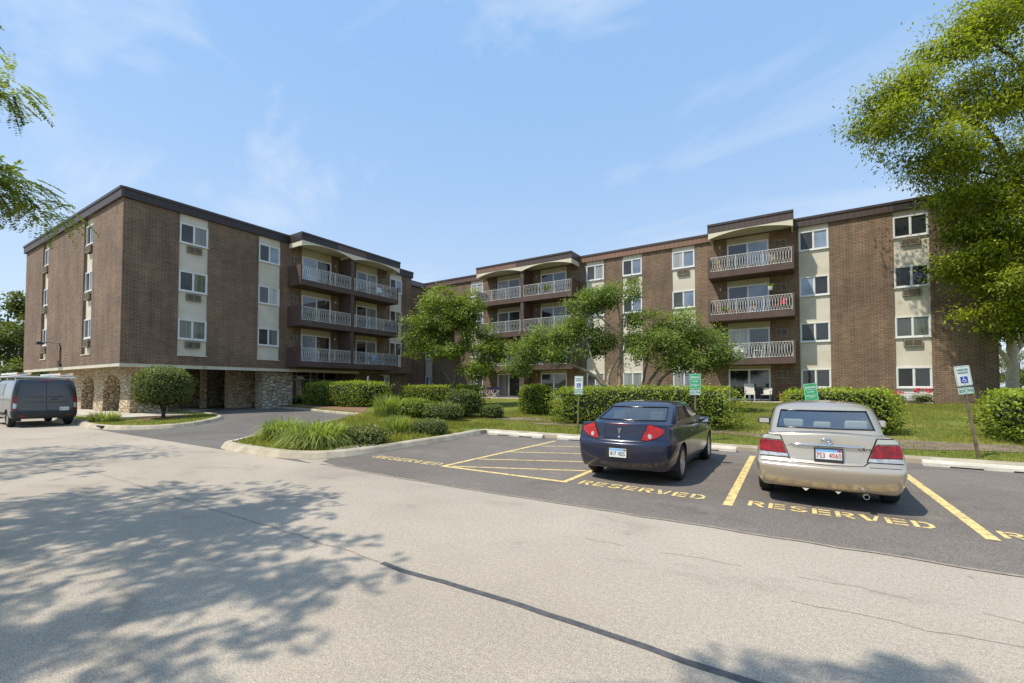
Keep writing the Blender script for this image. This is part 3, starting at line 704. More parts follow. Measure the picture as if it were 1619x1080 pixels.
# ground floor of the left wing: open carport on stone piers
p = MB(); fb(p, FL, 0.0, 14.98, -0.16, -0.03, 2.80, 2.996); p.build('carport_beam', M['soffit'], bld)
p = MB(); fb(p, FW, 0.2, 18.7, -0.16, -0.03, 2.82, 3.026); p.build('carport_beam', M['soffit'], bld)
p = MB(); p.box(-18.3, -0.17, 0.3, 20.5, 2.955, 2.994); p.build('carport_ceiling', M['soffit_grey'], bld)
def arcade():
    mb = MB(); y0, y1 = 1.0, 2.7; zt = 2.95; zb = 0.25
    piers = [(-3.3, -1.75), (-7.9, -6.2), (-12.1, -10.4), (-16.4, -14.7)]
    for a, b in piers:
        # slightly battered pier
        mb.add([(a-.06, y0-.06, zb), (b+.06, y0-.06, zb), (b+.06, y1+.06, zb), (a-.06, y1+.06, zb), (a, y0, 1.7), (b, y0, 1.7), (b, y1, 1.7), (a, y1, 1.7)],
               [(0, 1, 5, 4), (1, 2, 6, 5), (2, 3, 7, 6), (3, 0, 4, 7)])
        mb.box(a, b, y0, y1, 1.7, zt)
    ed = [(-18.4, -16.4)] + [(piers[i+1][1], piers[i][0]) for i in range(3)]
    for a, b in ed:
        n = 12; prev = None
        for j in range(n+1):
            t = j/n; xx = a+(b-a)*t; zz = 1.55+0.95*math.sqrt(max(0, 1-(2*t-1)**2))
            cur = (xx, zz)
            if prev:
                (xa, za), (xb, zb2) = prev, cur
                mb.add([(xa, y0, za), (xb, y0, zb2), (xb, y0, zt), (xa, y0, zt), (xa, y1, za), (xb, y1, zb2), (xb, y1, zt), (xa, y1, zt)], [(0, 1, 2, 3), (7, 6, 5, 4), (0, 4, 5, 1)])
            prev = cur
    mb.add([(-1.75, y0, 2.5), (-0.6, y0, 2.85), (-0.6, y0, zt), (-1.75, y0, zt), (-1.75, y1, 2.5), (-.6, y1, 2.85), (-.6, y1, zt), (-1.75, y1, zt)], [(0, 1, 2, 3), (7, 6, 5, 4), (0, 4, 5, 1)])
    return mb.build('stone_arcade', M['stone'], bld)
arcade()
p = MB(); p.box(-1.75, -0.78, 7.75, 9.85, 0.1, 2.95); p.build('stone_pier', M['stone_grey'], bld)
p = MB(); p.box(-3.7, -3.1, 6.7, 8.9, 0.1, 2.95); p.build('stone_pier', M['stone'], bld)
p = MB(); p.box(-8.6, -8.0, 5.2, 20.4, 0.1, 2.95); p.build('stone_wall', M['stone_grey'], bld)
p = MB(); p.box(-5.1, -4.8, 5.75, 6.05, 0.1, 2.95); p.build('stone_column', M['stone'], bld)
p = MB(); p.box(-3.1, -3.0, 10.2, 14.99, 0.27, 2.95); q = p.build('lobby_glass', M['pane_dark'], bld)
p = MB()
for yy in (10.2, 11.4, 12.6, 13.8, 14.93): p.box(-3.0, -2.94, yy, yy+.06, .27, 2.95)
p.box(-3.0, -2.945, 10.26, 14.93, 2.3, 2.36); p.build('lobby_frame', M['frame_alu'], q)
window(frame_of(-0.5, 0, 0, 1, 1, 0), 17.52, 18.68, 1.87, 2.82, -0.2, 'pane_green', 'pane_curtain', w=.05)
p = MB(); p.tube([(-0.22, 11.3, 0.2), (-0.22, 11.3, 2.8)], 0.045, 8); p.build('downpipe', M['black'], bld)
Tn = FL @ Matrix.Translation((3.95, -0.025, 2.895)) @ Matrix(((1, 0, 0, 0), (0, 0, 1, 0), (0, 1, 0, 0), (0, 0, 0, 1)))
text_obj('house_number', '1411', 0.155, Tn, M['ink_green'], bld, 0.004)
mb = MB(); G = lambda s, o, z: FW @ Vector((s, o, z))
mb.tube([G(9.8, .05, 3.06), G(9.8, .05, 4.35), G(9.85, .1, 4.52), G(10.2, .4, 4.58), G(10.7, .75, 4.56)], 0.032, 8)
mb.box(10.62, 11.1, .62, .92, 4.44, 4.60, 0, FW); mb.box(9.66, 9.94, 0.0, .12, 3.04, 3.2, 0, FW)
mb.build('flood_lamp', M['black'], bld)
# white bell box and its cable on the left wing corner
mb = MB()
for z in (4.15, 6.95): mb.tube([FL @ Vector((20.05, 0.02, z+1.0)), FL @ Vector((20.05, .02, z))], 0.015, 5)
mb.build('wall_cable', M['black'], bld)
# ------------------------------------------------------------------ vegetation
def card_mesh(name, P, D, N, L, W, tint, mt, parent=None, extra=None, fold=0.12):
    """many small folded leaves: base P, direction D, normal N, length L, width W"""
    n = len(P)
    D = D/np.maximum(np.linalg.norm(D, axis=1, keepdims=True), 1e-6)
    Sd = np.cross(D, N); Sd /= np.maximum(np.linalg.norm(Sd, axis=1, keepdims=True), 1e-6)
    Nn = np.cross(Sd, D)
    L = L[:, None]; W = W[:, None]
    v = np.empty((n, 4, 3), np.float32)
    v[:, 0] = P; v[:, 1] = P+D*L*0.45+Sd*W*0.5+Nn*W*fold; v[:, 2] = P+D*L-Nn*L*0.08; v[:, 3] = P+D*L*0.45-Sd*W*0.5+Nn*W*fold
    V = v.reshape(-1, 3); F = np.arange(n*4).reshape(n, 4)
    T = tint.astype(np.float32)
    mats = [mt]
    if extra is not None:                      # (verts, quads) of the dark heart of a hedge
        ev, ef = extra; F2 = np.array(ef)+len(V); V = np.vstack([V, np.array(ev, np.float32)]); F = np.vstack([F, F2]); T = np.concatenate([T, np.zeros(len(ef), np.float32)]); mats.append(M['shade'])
    me = bpy.data.meshes.new(name)
    me.vertices.add(len(V)); me.vertices.foreach_set('co', V.astype(np.float32).ravel())
    me.loops.add(F.size); me.loops.foreach_set('vertex_index', F.astype(np.int32).ravel())
    me.polygons.add(len(F)); me.polygons.foreach_set('loop_start', np.arange(0, F.size, 4, dtype=np.int32))
    me.update(calc_edges=True)
    a = me.attributes.new('tint', 'FLOAT', 'FACE'); a.data.foreach_set('value', T)
    for x in mats: me.materials.append(x)
    if extra is not None:
        mi = np.zeros(len(F), np.int32); mi[n:] = 1; me.polygons.foreach_set('material_index', mi)
    me.validate()
    return link(name, me, parent)
def rnd(n, s=1.0): return RNG.normal(0, s, (n, 3))
def gap_noise(P, f, seed):
    return np.array([noise.noise((p[0]*f+seed, p[1]*f-seed, p[2]*f)) for p in P])
def blob_points(blobs, n, bias=2.3, f=0.9, thr=-0.12, seed=0.0):
    w = np.array([(b[3]*b[4]*b[5])**0.72 for b in blobs]); w /= w.sum()
    k = RNG.choice(len(blobs), n, p=w); d = rnd(n); d /= np.linalg.norm(d, axis=1, keepdims=True)
    r = RNG.random(n)**(1/bias)
    B = np.array(blobs)
    rough = 1+0.22*gap_noise(d*1.6+k[:, None]*3.1, 1.0, seed+5)
    P = B[k, :3] + d*B[k, 3:6]*(r*rough)[:, None]
    keep = gap_noise(P, f, seed) > thr
    return P[keep], d[keep], k[keep], r[keep]
def to_world(P, base, across=RGT, deep=FWD):
    """local (across, deep, height above datum) -> world, around the base point"""
    out = np.empty_like(P); out[:, 0] = base[0]+across[0]*P[:, 0]+deep[0]*P[:, 1]; out[:, 1] = base[1]+across[1]*P[:, 0]+deep[1]*P[:, 1]; out[:, 2] = P[:, 2]
    return out
def wv(p, base): return Vector((base[0]+RGT[0]*p[0]+FWD[0]*p[1], base[1]+RGT[1]*p[0]+FWD[1]*p[1], p[2]))
def limb(mb, pts, r0, r1, n=7, wob=0.05):
    """tapered crooked limb through points"""
    P = [Vector(p) for p in pts]; out = []
    for i in range(len(P)-1):
        k = max(2, int((P[i+1]-P[i]).length/0.35))
        p0 = P[max(i-1, 0)]; p1 = P[i]; p2 = P[i+1]; p3 = P[min(i+2, len(P)-1)]
        for j in range(k):
            t = j/k
            out.append(0.5*((2*p1)+(p2-p0)*t+(2*p0-5*p1+4*p2-p3)*t*t+(3*p1-p0-3*p2+p3)*t*t*t))
    out.append(P[-1]); m = len(out)
    for i in range(1, m-1): out[i] = out[i]+Vector((random.gauss(0, wob), random.gauss(0, wob), random.gauss(0, wob*0.6)))*min(1, r0*6)
    mb.tube(out, [r0+(r1-r0)*(i/(m-1))**0.8 for i in range(m)], n)
    return out
def leafy(name, base, blobs, n_cl, per, L, W, mt, parent, spread=0.22, droop=0.25, seed=0.0, thr=-0.12, f=0.9, flat=0.6, z0=0.0, bias=2.3, spray=False):
    C, d, k, r = blob_points(blobs, n_cl, bias, f, thr, seed)
    m = len(C); C = to_world(C, base); dw = to_world(d, (0, 0)); C[:, 2] += z0
    ct = RNG.random(m)
    if spray:                                   # compound leaves: leaflets in two rows on a drooping stalk
        ax = dw*np.array([1, 1, 0.35]) + rnd(m, 0.45); ax[:, 2] -= droop; ax /= np.linalg.norm(ax, axis=1, keepdims=True)
        t = np.tile(np.linspace(0.1, 1, per), m); rep = np.repeat(np.arange(m), per)
        side = np.cross(ax, np.array([0, 0, 1.0])); side /= np.maximum(np.linalg.norm(side, axis=1, keepdims=True), 1e-6)
        sg = np.where(np.arange(m*per) % 2 == 0, 1.0, -1.0)
        P = C[rep]+ax[rep]*(t*spread)[:, None]; P[:, 2] -= (t**2)*spread*0.35
        D = side[rep]*sg[:, None]+ax[rep]*0.45+rnd(m*per, 0.12); N = np.tile([0, 0, 1.0], (m*per, 1))+rnd(m*per, 0.3)
    else:
        rep = np.repeat(np.arange(m), per)
        P = C[rep]+rnd(m*per, 1.0)*np.array([spread, spread, spread*flat])
        cd = dw*np.array([1, 1, .5])+rnd(m, 0.35); cn = np.tile([0, 0, 1.0], (m, 1))*0.9+dw*0.5+rnd(m, 0.3)
        D = cd[rep]*0.8+rnd(m*per, 0.55); D[:, 2] -= droop
        N = cn[rep]+rnd(m*per, 0.33)
    nn = len(P)
    l = L*RNG.uniform(0.65, 1.25, nn); w = W*RNG.uniform(0.7, 1.2, nn)
    tint = np.clip(0.42+0.55*(ct[rep]-0.5)+0.25*(r[rep]-0.7)+0.22*d[rep][:, 2]+RNG.normal(0, 0.10, nn), 0, 1)  # upper leaves of each mass coloured lighter, lower darker, to imitate sun and shade
    return card_mesh(name, P, D, N, l, w, tint, mt, parent), C
def tree(name, label, base, z0, stems, blobs, n_cl, per, L, W, leaf, bark, twig_n=40, group=None, hang=True, k=1.0, pads=0, **kw):
    if k != 1.0:
        blobs = [(b[0]+(0.75 if b[2] < 10.2 and b[0] < -0.5 else 0.0),)+tuple(b[1:]) for b in blobs]
        up = lambda z: 1.7+(z-1.7)*k if z > 1.7 else z
        blobs = [(b[0]*k, b[1]*k, up(b[2]), b[3]*k, b[4]*k, b[5]*k) for b in blobs]; stems = [([(p[0]*k, p[1]*k, up(p[2])) for p in pts], a*k, c*k) for pts, a, c in stems]
    """stems: list of (points, r0, r1) in local coordinates (across, deep, height); blobs: crown masses"""
    if pads:                                   # boughs: several leaf masses on each limb
        out = []
        for b in blobs:
            for j in range(pads):
                d = Vector((random.gauss(0, 1), random.gauss(0, 1), random.gauss(0, .8))).normalized()*random.uniform(.45, .85)
                s = random.uniform(.46, .70); out.append((b[0]+d.x*b[3]*.9, b[1]+d.y*b[4]*.9, b[2]+d.z*b[5]*.9, b[3]*s, b[4]*s, b[5]*s*.72))
        blobs = out
    root = empty(name, (base[0], base[1], z0)); tag(root, label, 'tree', group)
    inv = Matrix.Translation((-base[0], -base[1], -z0))
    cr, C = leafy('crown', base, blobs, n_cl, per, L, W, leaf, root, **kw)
    mb = MB(); nodes = []
    for pts, r0, r1 in stems: nodes += [(q, max(r1, r0*0.6)) for q in limb(mb, [wv(p, base) for p in pts], r0, r1, 8, 0.035)][2:]
    for b in blobs:
        c = wv(b[:3], base); q, r = min(nodes, key=lambda a: (a[0]-c).length+max(0, a[0].z-c.z)*0.8)
        rr = min(r*0.55, 0.02+0.018*(c-q).length)
        mid = q.lerp(c, 0.5)+Vector((0, 0, 0.12*(c-q).length*random.uniform(0.2, 1)))
        o = limb(mb, [q, mid, c], rr, rr*0.4, 6, 0.03)
        nodes += [(p, rr*0.5) for p in o[len(o)//2:]]
    idx = RNG.choice(len(C), min(twig_n, len(C)), replace=False)
    for i in idx:
        c = Vector(C[i]); q, r = min(nodes, key=lambda a: (a[0]-c).length)
        if (c-q).length < 3.0: limb(mb, [q, q.lerp(c, .5)+Vector((0, 0, .08)), c], min(r*0.6, 0.02), 0.005, 4, 0.03)
    tr = mb.build('trunk', M[bark], root, smooth=True)
    for o in (cr, tr): o.data.transform(inv)
    return root

# small leafy tree on the lawn by the drive
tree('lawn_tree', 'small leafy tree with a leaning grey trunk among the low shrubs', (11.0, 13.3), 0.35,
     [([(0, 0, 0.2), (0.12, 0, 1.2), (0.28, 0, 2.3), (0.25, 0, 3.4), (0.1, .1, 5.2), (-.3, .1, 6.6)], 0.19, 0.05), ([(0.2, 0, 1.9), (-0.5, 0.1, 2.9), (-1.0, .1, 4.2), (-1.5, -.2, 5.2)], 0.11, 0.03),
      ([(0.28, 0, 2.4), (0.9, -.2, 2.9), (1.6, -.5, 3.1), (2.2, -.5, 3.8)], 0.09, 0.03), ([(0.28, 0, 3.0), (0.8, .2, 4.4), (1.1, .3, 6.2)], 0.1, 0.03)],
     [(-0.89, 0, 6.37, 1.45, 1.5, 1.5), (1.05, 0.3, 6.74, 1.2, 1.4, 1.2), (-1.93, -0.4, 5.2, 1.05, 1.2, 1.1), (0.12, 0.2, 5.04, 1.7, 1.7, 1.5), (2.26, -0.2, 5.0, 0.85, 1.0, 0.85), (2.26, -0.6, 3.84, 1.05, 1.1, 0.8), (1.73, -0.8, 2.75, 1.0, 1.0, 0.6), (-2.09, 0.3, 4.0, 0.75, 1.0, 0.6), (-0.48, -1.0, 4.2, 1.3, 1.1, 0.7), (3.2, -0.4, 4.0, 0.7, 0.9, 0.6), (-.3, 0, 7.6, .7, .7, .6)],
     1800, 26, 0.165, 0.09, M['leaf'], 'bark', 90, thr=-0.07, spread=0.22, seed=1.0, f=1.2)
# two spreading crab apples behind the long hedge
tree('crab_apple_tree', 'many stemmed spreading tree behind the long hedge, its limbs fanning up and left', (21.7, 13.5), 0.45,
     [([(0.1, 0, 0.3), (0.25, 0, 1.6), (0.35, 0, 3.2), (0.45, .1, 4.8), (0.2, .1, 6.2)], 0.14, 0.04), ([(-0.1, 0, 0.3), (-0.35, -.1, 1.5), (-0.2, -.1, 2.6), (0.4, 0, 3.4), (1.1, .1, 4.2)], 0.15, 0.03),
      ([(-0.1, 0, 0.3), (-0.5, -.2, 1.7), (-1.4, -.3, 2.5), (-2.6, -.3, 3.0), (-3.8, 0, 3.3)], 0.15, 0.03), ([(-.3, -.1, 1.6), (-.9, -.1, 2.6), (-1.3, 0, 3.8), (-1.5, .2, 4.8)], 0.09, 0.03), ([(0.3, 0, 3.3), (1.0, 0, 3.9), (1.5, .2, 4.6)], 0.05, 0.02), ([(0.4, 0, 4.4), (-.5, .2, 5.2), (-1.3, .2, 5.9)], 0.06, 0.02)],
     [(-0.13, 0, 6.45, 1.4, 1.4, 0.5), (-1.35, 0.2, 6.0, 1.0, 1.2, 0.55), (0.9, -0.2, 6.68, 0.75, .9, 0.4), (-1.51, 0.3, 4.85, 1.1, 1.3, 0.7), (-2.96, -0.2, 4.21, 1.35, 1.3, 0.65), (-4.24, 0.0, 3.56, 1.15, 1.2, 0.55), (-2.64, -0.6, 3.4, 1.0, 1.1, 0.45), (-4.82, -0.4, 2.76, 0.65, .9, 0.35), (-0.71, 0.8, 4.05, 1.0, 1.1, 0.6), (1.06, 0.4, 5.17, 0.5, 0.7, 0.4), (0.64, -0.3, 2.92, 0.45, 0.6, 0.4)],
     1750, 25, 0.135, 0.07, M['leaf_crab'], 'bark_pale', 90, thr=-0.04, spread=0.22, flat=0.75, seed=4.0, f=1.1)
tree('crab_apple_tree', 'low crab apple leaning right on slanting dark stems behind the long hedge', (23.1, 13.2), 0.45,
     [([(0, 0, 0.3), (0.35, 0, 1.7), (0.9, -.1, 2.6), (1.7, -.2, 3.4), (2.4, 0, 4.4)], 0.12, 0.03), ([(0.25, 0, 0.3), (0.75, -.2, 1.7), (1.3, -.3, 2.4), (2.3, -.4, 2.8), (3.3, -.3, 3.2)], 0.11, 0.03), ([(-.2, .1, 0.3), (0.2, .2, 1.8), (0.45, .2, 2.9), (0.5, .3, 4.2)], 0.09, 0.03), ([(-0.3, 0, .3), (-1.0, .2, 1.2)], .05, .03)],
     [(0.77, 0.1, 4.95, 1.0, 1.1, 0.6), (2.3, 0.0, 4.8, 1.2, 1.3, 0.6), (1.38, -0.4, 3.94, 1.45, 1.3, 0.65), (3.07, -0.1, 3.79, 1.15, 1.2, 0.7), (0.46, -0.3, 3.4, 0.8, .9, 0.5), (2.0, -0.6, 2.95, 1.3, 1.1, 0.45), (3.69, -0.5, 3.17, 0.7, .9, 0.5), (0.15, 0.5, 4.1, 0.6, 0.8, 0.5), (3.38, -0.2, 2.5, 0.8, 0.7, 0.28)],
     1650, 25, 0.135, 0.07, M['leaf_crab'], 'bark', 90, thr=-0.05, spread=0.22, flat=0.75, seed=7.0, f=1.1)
# big ash at the right end of the building
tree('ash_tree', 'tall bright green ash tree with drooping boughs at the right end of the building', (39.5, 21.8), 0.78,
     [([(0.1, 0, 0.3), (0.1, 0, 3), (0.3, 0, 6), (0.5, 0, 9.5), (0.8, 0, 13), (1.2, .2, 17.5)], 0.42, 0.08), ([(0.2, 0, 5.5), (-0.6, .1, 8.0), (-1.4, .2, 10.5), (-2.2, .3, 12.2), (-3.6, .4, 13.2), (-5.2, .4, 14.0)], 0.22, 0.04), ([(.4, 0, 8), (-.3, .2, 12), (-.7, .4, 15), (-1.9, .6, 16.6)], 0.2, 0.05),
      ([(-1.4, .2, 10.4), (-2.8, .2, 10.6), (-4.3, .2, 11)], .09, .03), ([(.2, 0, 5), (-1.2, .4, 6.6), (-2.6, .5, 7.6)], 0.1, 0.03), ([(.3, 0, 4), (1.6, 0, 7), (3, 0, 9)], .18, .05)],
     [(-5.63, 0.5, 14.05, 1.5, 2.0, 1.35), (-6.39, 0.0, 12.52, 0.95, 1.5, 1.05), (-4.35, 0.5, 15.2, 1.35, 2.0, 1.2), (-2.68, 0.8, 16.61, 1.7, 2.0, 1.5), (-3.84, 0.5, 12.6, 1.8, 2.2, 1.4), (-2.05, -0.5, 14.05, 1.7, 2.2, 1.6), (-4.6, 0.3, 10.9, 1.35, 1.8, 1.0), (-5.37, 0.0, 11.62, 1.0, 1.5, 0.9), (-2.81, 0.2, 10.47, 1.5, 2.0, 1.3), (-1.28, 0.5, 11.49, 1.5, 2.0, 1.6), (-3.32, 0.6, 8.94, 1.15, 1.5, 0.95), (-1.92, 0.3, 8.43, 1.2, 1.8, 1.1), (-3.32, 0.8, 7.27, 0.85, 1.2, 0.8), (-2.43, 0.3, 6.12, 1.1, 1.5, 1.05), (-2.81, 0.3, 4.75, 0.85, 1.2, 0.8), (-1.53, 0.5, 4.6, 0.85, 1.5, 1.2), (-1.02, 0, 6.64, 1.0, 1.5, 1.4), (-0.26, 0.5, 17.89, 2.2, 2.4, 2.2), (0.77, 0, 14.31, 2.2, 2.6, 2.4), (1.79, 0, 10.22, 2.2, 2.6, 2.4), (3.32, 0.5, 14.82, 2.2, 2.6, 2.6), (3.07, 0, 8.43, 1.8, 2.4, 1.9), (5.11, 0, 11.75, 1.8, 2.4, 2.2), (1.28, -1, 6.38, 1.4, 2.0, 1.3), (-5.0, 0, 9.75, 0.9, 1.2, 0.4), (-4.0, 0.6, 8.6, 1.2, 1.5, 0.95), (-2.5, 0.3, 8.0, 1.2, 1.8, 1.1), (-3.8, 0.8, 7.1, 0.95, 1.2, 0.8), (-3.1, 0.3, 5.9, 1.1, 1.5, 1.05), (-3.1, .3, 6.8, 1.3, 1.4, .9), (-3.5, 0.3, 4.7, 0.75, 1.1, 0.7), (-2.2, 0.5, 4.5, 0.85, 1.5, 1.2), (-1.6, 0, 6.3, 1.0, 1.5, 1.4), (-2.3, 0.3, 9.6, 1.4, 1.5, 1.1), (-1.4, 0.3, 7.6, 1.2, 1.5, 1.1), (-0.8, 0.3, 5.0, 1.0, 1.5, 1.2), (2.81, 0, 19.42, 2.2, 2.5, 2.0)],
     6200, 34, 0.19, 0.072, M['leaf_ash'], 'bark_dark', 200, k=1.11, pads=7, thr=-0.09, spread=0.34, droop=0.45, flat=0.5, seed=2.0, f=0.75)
# honey locusts beside and behind the photographer, their feathery boughs reach in at the left and shade the street
for i, (lab, (a, b), dx, bl, ncl) in enumerate([
    ('feathery honey locust bough tree reaching in at the left edge over the street', (-10.6, 3.2), -.3,
     [(1.5, 2.3, 6.6, 2.3, .9, .32)] + [(3.8, 1.7, 5.75, 1.25, .7, .30), (4.35, 2.25, 5.75, .62, .4, .22), (3.9, 1.2, 4.55, 1.15, .7, .30), (4.5, 1.7, 4.35, .70, .45, .24)]*1 + [(4.5, -.6, 6.6, 1.2, .9, .35), (4.0, -1.8, 6.6, 1.5, .9, .35), (3.0, -2.4, 6.5, 1.8, 1., .4), (3.9, 1.2, 4.55, 1.15, .7, .24), (4.55, 1.7, 4.35, .70, .45, .18), (4.95, 2.1, 4.15, .33, .3, .13), (2.2, 0.8, 5.2, 1.7, 1., .35), (2.6, -0.6, 6.2, 1.7, 1.2, .35), (0.5, 0.6, 7.2, 2.5, 1.8, .6), (3.6, 0.2, 6.3, 1.5, .9, .3), (3.0, -2.0, 6.6, 1.6, 1., .35), (1.2, -1.5, 5.0, 2., 1.2, .4), (-2, 0, 7.5, 2.2, 2, .7), (3.4, -2.6, 6.2, 1.4, .8, .3)], 12000),
    ('wide honey locust farther left along the street whose shade falls by the van', (-16.5, 8.2), 0,
     [(0, 0, 7.0, 3.2, 1.6, .5), (2.4, 1.2, 6.6, 2.0, .9, .35), (2.8, -1.0, 6.6, 1.6, .8, .35), (-2.5, -.5, 7.2, 2.4, 1.6, .6), (0.5, 2.2, 7.0, 2.4, 1.0, .4)], 3200),
    ('honey locust standing close behind the photographer over the street', (-0.6, -3.0), 0,
     [(-2.6, 3.8, 6.9, .75, .36, .3), (-1.7, 3.95, 7.1, .75, .36, .3), (-1.0, 3.65, 7.0, .7, .36, .25), (-2.4, 2.8, 7.3, 1.3, .5, .4), (0, 0.5, 7.6, 2.0, 1.4, .5), (-1.4, 1.9, 7.4, 1.4, 1.0, .4)], 4400)]):
    base = site(a, b); bl = [(q[0], q[1], q[2]+dx)+q[3:] for q in bl]
    top = max(bb[2] for bb in bl)
    tree('honey_locust_tree', lab, base, 0.0, [([(0, 0, -0.1), (0.1, 0, 2.2), (0.2, .1, 3.6), (0.1, .1, top-0.4)], 0.17, 0.05)], bl, ncl, 26, 0.052, 0.024, M['leaf_locust'], 'bark_dark', 130,
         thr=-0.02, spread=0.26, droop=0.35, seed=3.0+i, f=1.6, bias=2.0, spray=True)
# trees far off to the left and behind the right end
def far_tree(i, x, y, h, w, lab, leaf='leaf_far', bark='bark_dark', trunk_r=None, low=0.3, cat=None):
    bl = []
    rr = random.Random(i)
    for k in range(9):
        t = low+(1-low)*rr.random(); q = math.sin(min(1, (t-low)/(1-low)*0.9+0.15)*math.pi)**0.6
        bl.append((rr.uniform(-.5, .5)*w*q, rr.uniform(-.4, .4)*w*q, h*t*0.92+0.4, w*0.30*(0.6+0.5*q), w*0.28, h*0.14))
    tr = trunk_r or h*0.022
    st = [([(0, 0, 0), (rr.uniform(-.2, .2), 0, h*.35), (rr.uniform(-.4, .4), 0, h*.85)], tr, tr*.25)]
    for k in range(3):
        sgn = (-1, 1, 1)[k]
        st.append(([(0, 0, h*(.22+.08*k)), (sgn*w*.16, 0, h*.42), (sgn*w*.3, rr.uniform(-1, 1), h*(.6+.08*k))], tr*.5, tr*.12))
    return tree('far_tree', lab, (x, y), 0.1 if y < 30 else lawn_z(x, y)-0.05, st, bl, 1100, 16, h*0.034, h*0.021, M[leaf], bark, 12, 'trees far beyond the building', thr=-0.08, spread=h*0.035, seed=i*1.3, f=6.0/h)
FT = [(-31, 9.5, 9.5, 6.5, 'dark open-crowned tree past the left end of the building, behind the van'),
      (-43, 2.5, 11.5, 8, 'green tree beside the street at the far left edge of the view'),
      (-40, 16, 9, 7.5, 'broad tree beyond the left wing, farther back than its neighbours'),
      (-33, 3.5, 9.0, 7, 'near green tree beside the street just left of the building, behind the van roof'),
      (-26, 24, 8, 7, 'bushy tree seen through the stone arches of the carport')]
for i, (x, y, h, w, lab) in enumerate(FT): far_tree(i+1, x, y, h, w, lab, low=0.12)
far_tree(9, 47.8, 57.0, 17, 13, 'pale trunked tree beyond the right end of the building', 'leaf_far', 'bark_white', 0.62, 0.5)
far_tree(12, 62, 84, 8, 12, 'low round tree on the far rise at the right edge', low=0.1)
far_tree(16, 66, 118, 9, 15, 'broad tree on the skyline at the far right edge', low=0.08)
far_tree(17, 60, 126, 8, 14, 'dense tree on the skyline left of the broad one at the far right', low=0.08)
far_tree(14, 52, 92, 8, 12, 'low tree just behind the pale trunk on the far rise', low=0.1)
# trimmed hedges and shrubs
def superq(u, v, e):
    c = lambda a, p: math.copysign(abs(math.cos(a))**p, math.cos(a)); s = lambda a, p: math.copysign(abs(math.sin(a))**p, math.sin(a))
    return c(v, e)*c(u, e), c(v, e)*s(u, e), s(v, e)
def shrub(name, label, x, y, rx, ry, h, leaf, n, L, W, e=1.0, rz=0.0, group=None, cat='shrub', lump=0.10, seed=0.0, z=None, stem=None, open_=0.0, zb=0.0, curve=None):
    """clipped or rounded bush: leaves over a lumpy superellipsoid, dark heart inside"""
    z = lawn_z(x, y) if z is None else z
    root_z = z-0.04; hz = (h-zb)/2; cz = zb+hz
    def surf(d, k):
        q = 1+lump*noise.noise((d[0]*2.6+seed, d[1]*2.6, d[2]*2.6-seed))+0.6*lump*noise.noise((d[0]*rx*3.1+seed, d[1]*ry*3.1, d[2]*5+seed))
        return (d[0]*rx*q*k, d[1]*ry*q*k, cz+d[2]*hz*(q if d[2] > 0 else 1)*k)
    P = []; D = []
    # even coverage: sample box-like directions
    area = np.array([ry*h, ry*h, rx*h, rx*h, rx*ry*1.3, rx*ry*.25]); area = area/area.sum(); face = RNG.choice(6, n, p=area); ab = RNG.uniform(-1, 1, (n, 2)); rr = RNG.uniform(0.86-open_, 1.05, n); rr = np.where(RNG.random(n) < .035, rr+RNG.uniform(.02, .16, n), rr)
    for i in range(n):
        a, b = ab[i]; q = ((1, a, b), (-1, a, b), (a, 1, b), (a, -1, b), (a, b, 1), (a, b, -1))[face[i]]
        pw = 2.0/max(e, 0.05); s = sum(abs(c)**pw for c in q)**(1/pw); d = (q[0]/s, q[1]/s, q[2]/s)
        P.append(surf(d, rr[i])); D.append((d[0]*abs(d[0])/rx, d[1]*abs(d[1])/ry, d[2]*abs(d[2])/hz))
    P = np.array(P); D = np.array(D); D /= np.maximum(np.linalg.norm(D, axis=1, keepdims=True), 1e-6)
    dirs = D*0.35+rnd(n, 0.6)+np.array([0, 0, 0.25]); N = D*0.9+rnd(n, 0.5)+np.array([0, 0, .35])
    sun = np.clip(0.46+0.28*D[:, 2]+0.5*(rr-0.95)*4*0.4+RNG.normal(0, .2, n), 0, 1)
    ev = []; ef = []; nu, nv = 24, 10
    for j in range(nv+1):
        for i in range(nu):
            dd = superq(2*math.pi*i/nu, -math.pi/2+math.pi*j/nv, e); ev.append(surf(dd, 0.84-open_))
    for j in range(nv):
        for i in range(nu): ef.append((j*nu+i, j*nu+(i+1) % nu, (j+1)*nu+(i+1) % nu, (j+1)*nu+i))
    if curve:
        P[:, 1] += curve*(P[:, 0]/rx)**2; ev = [(v[0], v[1]+curve*(v[0]/rx)**2, v[2]) for v in ev]
    if stem:
        root = empty(name, (x, y, root_z), rz); tag(root, label, cat, group)
        card_mesh('foliage', P, dirs, N, L*RNG.uniform(.6, 1.25, n), W*RNG.uniform(.7, 1.2, n), sun, leaf, root, (ev, ef))
        mb = MB(); limb(mb, [(0, 0, -.05), (.03, 0, zb*.6), (0, 0, zb+.3)], stem, stem*.7, 8, .01)
        for k in range(4): limb(mb, [(0, 0, zb*.5), (.15*math.cos(k*1.6), .15*math.sin(k*1.6), zb+.25)], stem*.5, stem*.35, 6, .01)
        mb.build('stem', M['bark_dark'], root, True); return root
    o = card_mesh(name, P, dirs, N, L*RNG.uniform(.6, 1.25, n), W*RNG.uniform(.7, 1.2, n), sun, leaf, None, (ev, ef))
    o.location = (x, y, root_z); o.rotation_euler = (0, 0, rz); return tag(o, label, cat, group)
HL = M['leaf_hedge']
shrub('hedge', 'long clipped hedge behind the dark blue car, under the crab apples', 24.2, 9.15, 3.65, 0.85, 1.55, HL, 11000, 0.085, 0.058, 0.32, seed=1, cat='hedge', lump=.08)
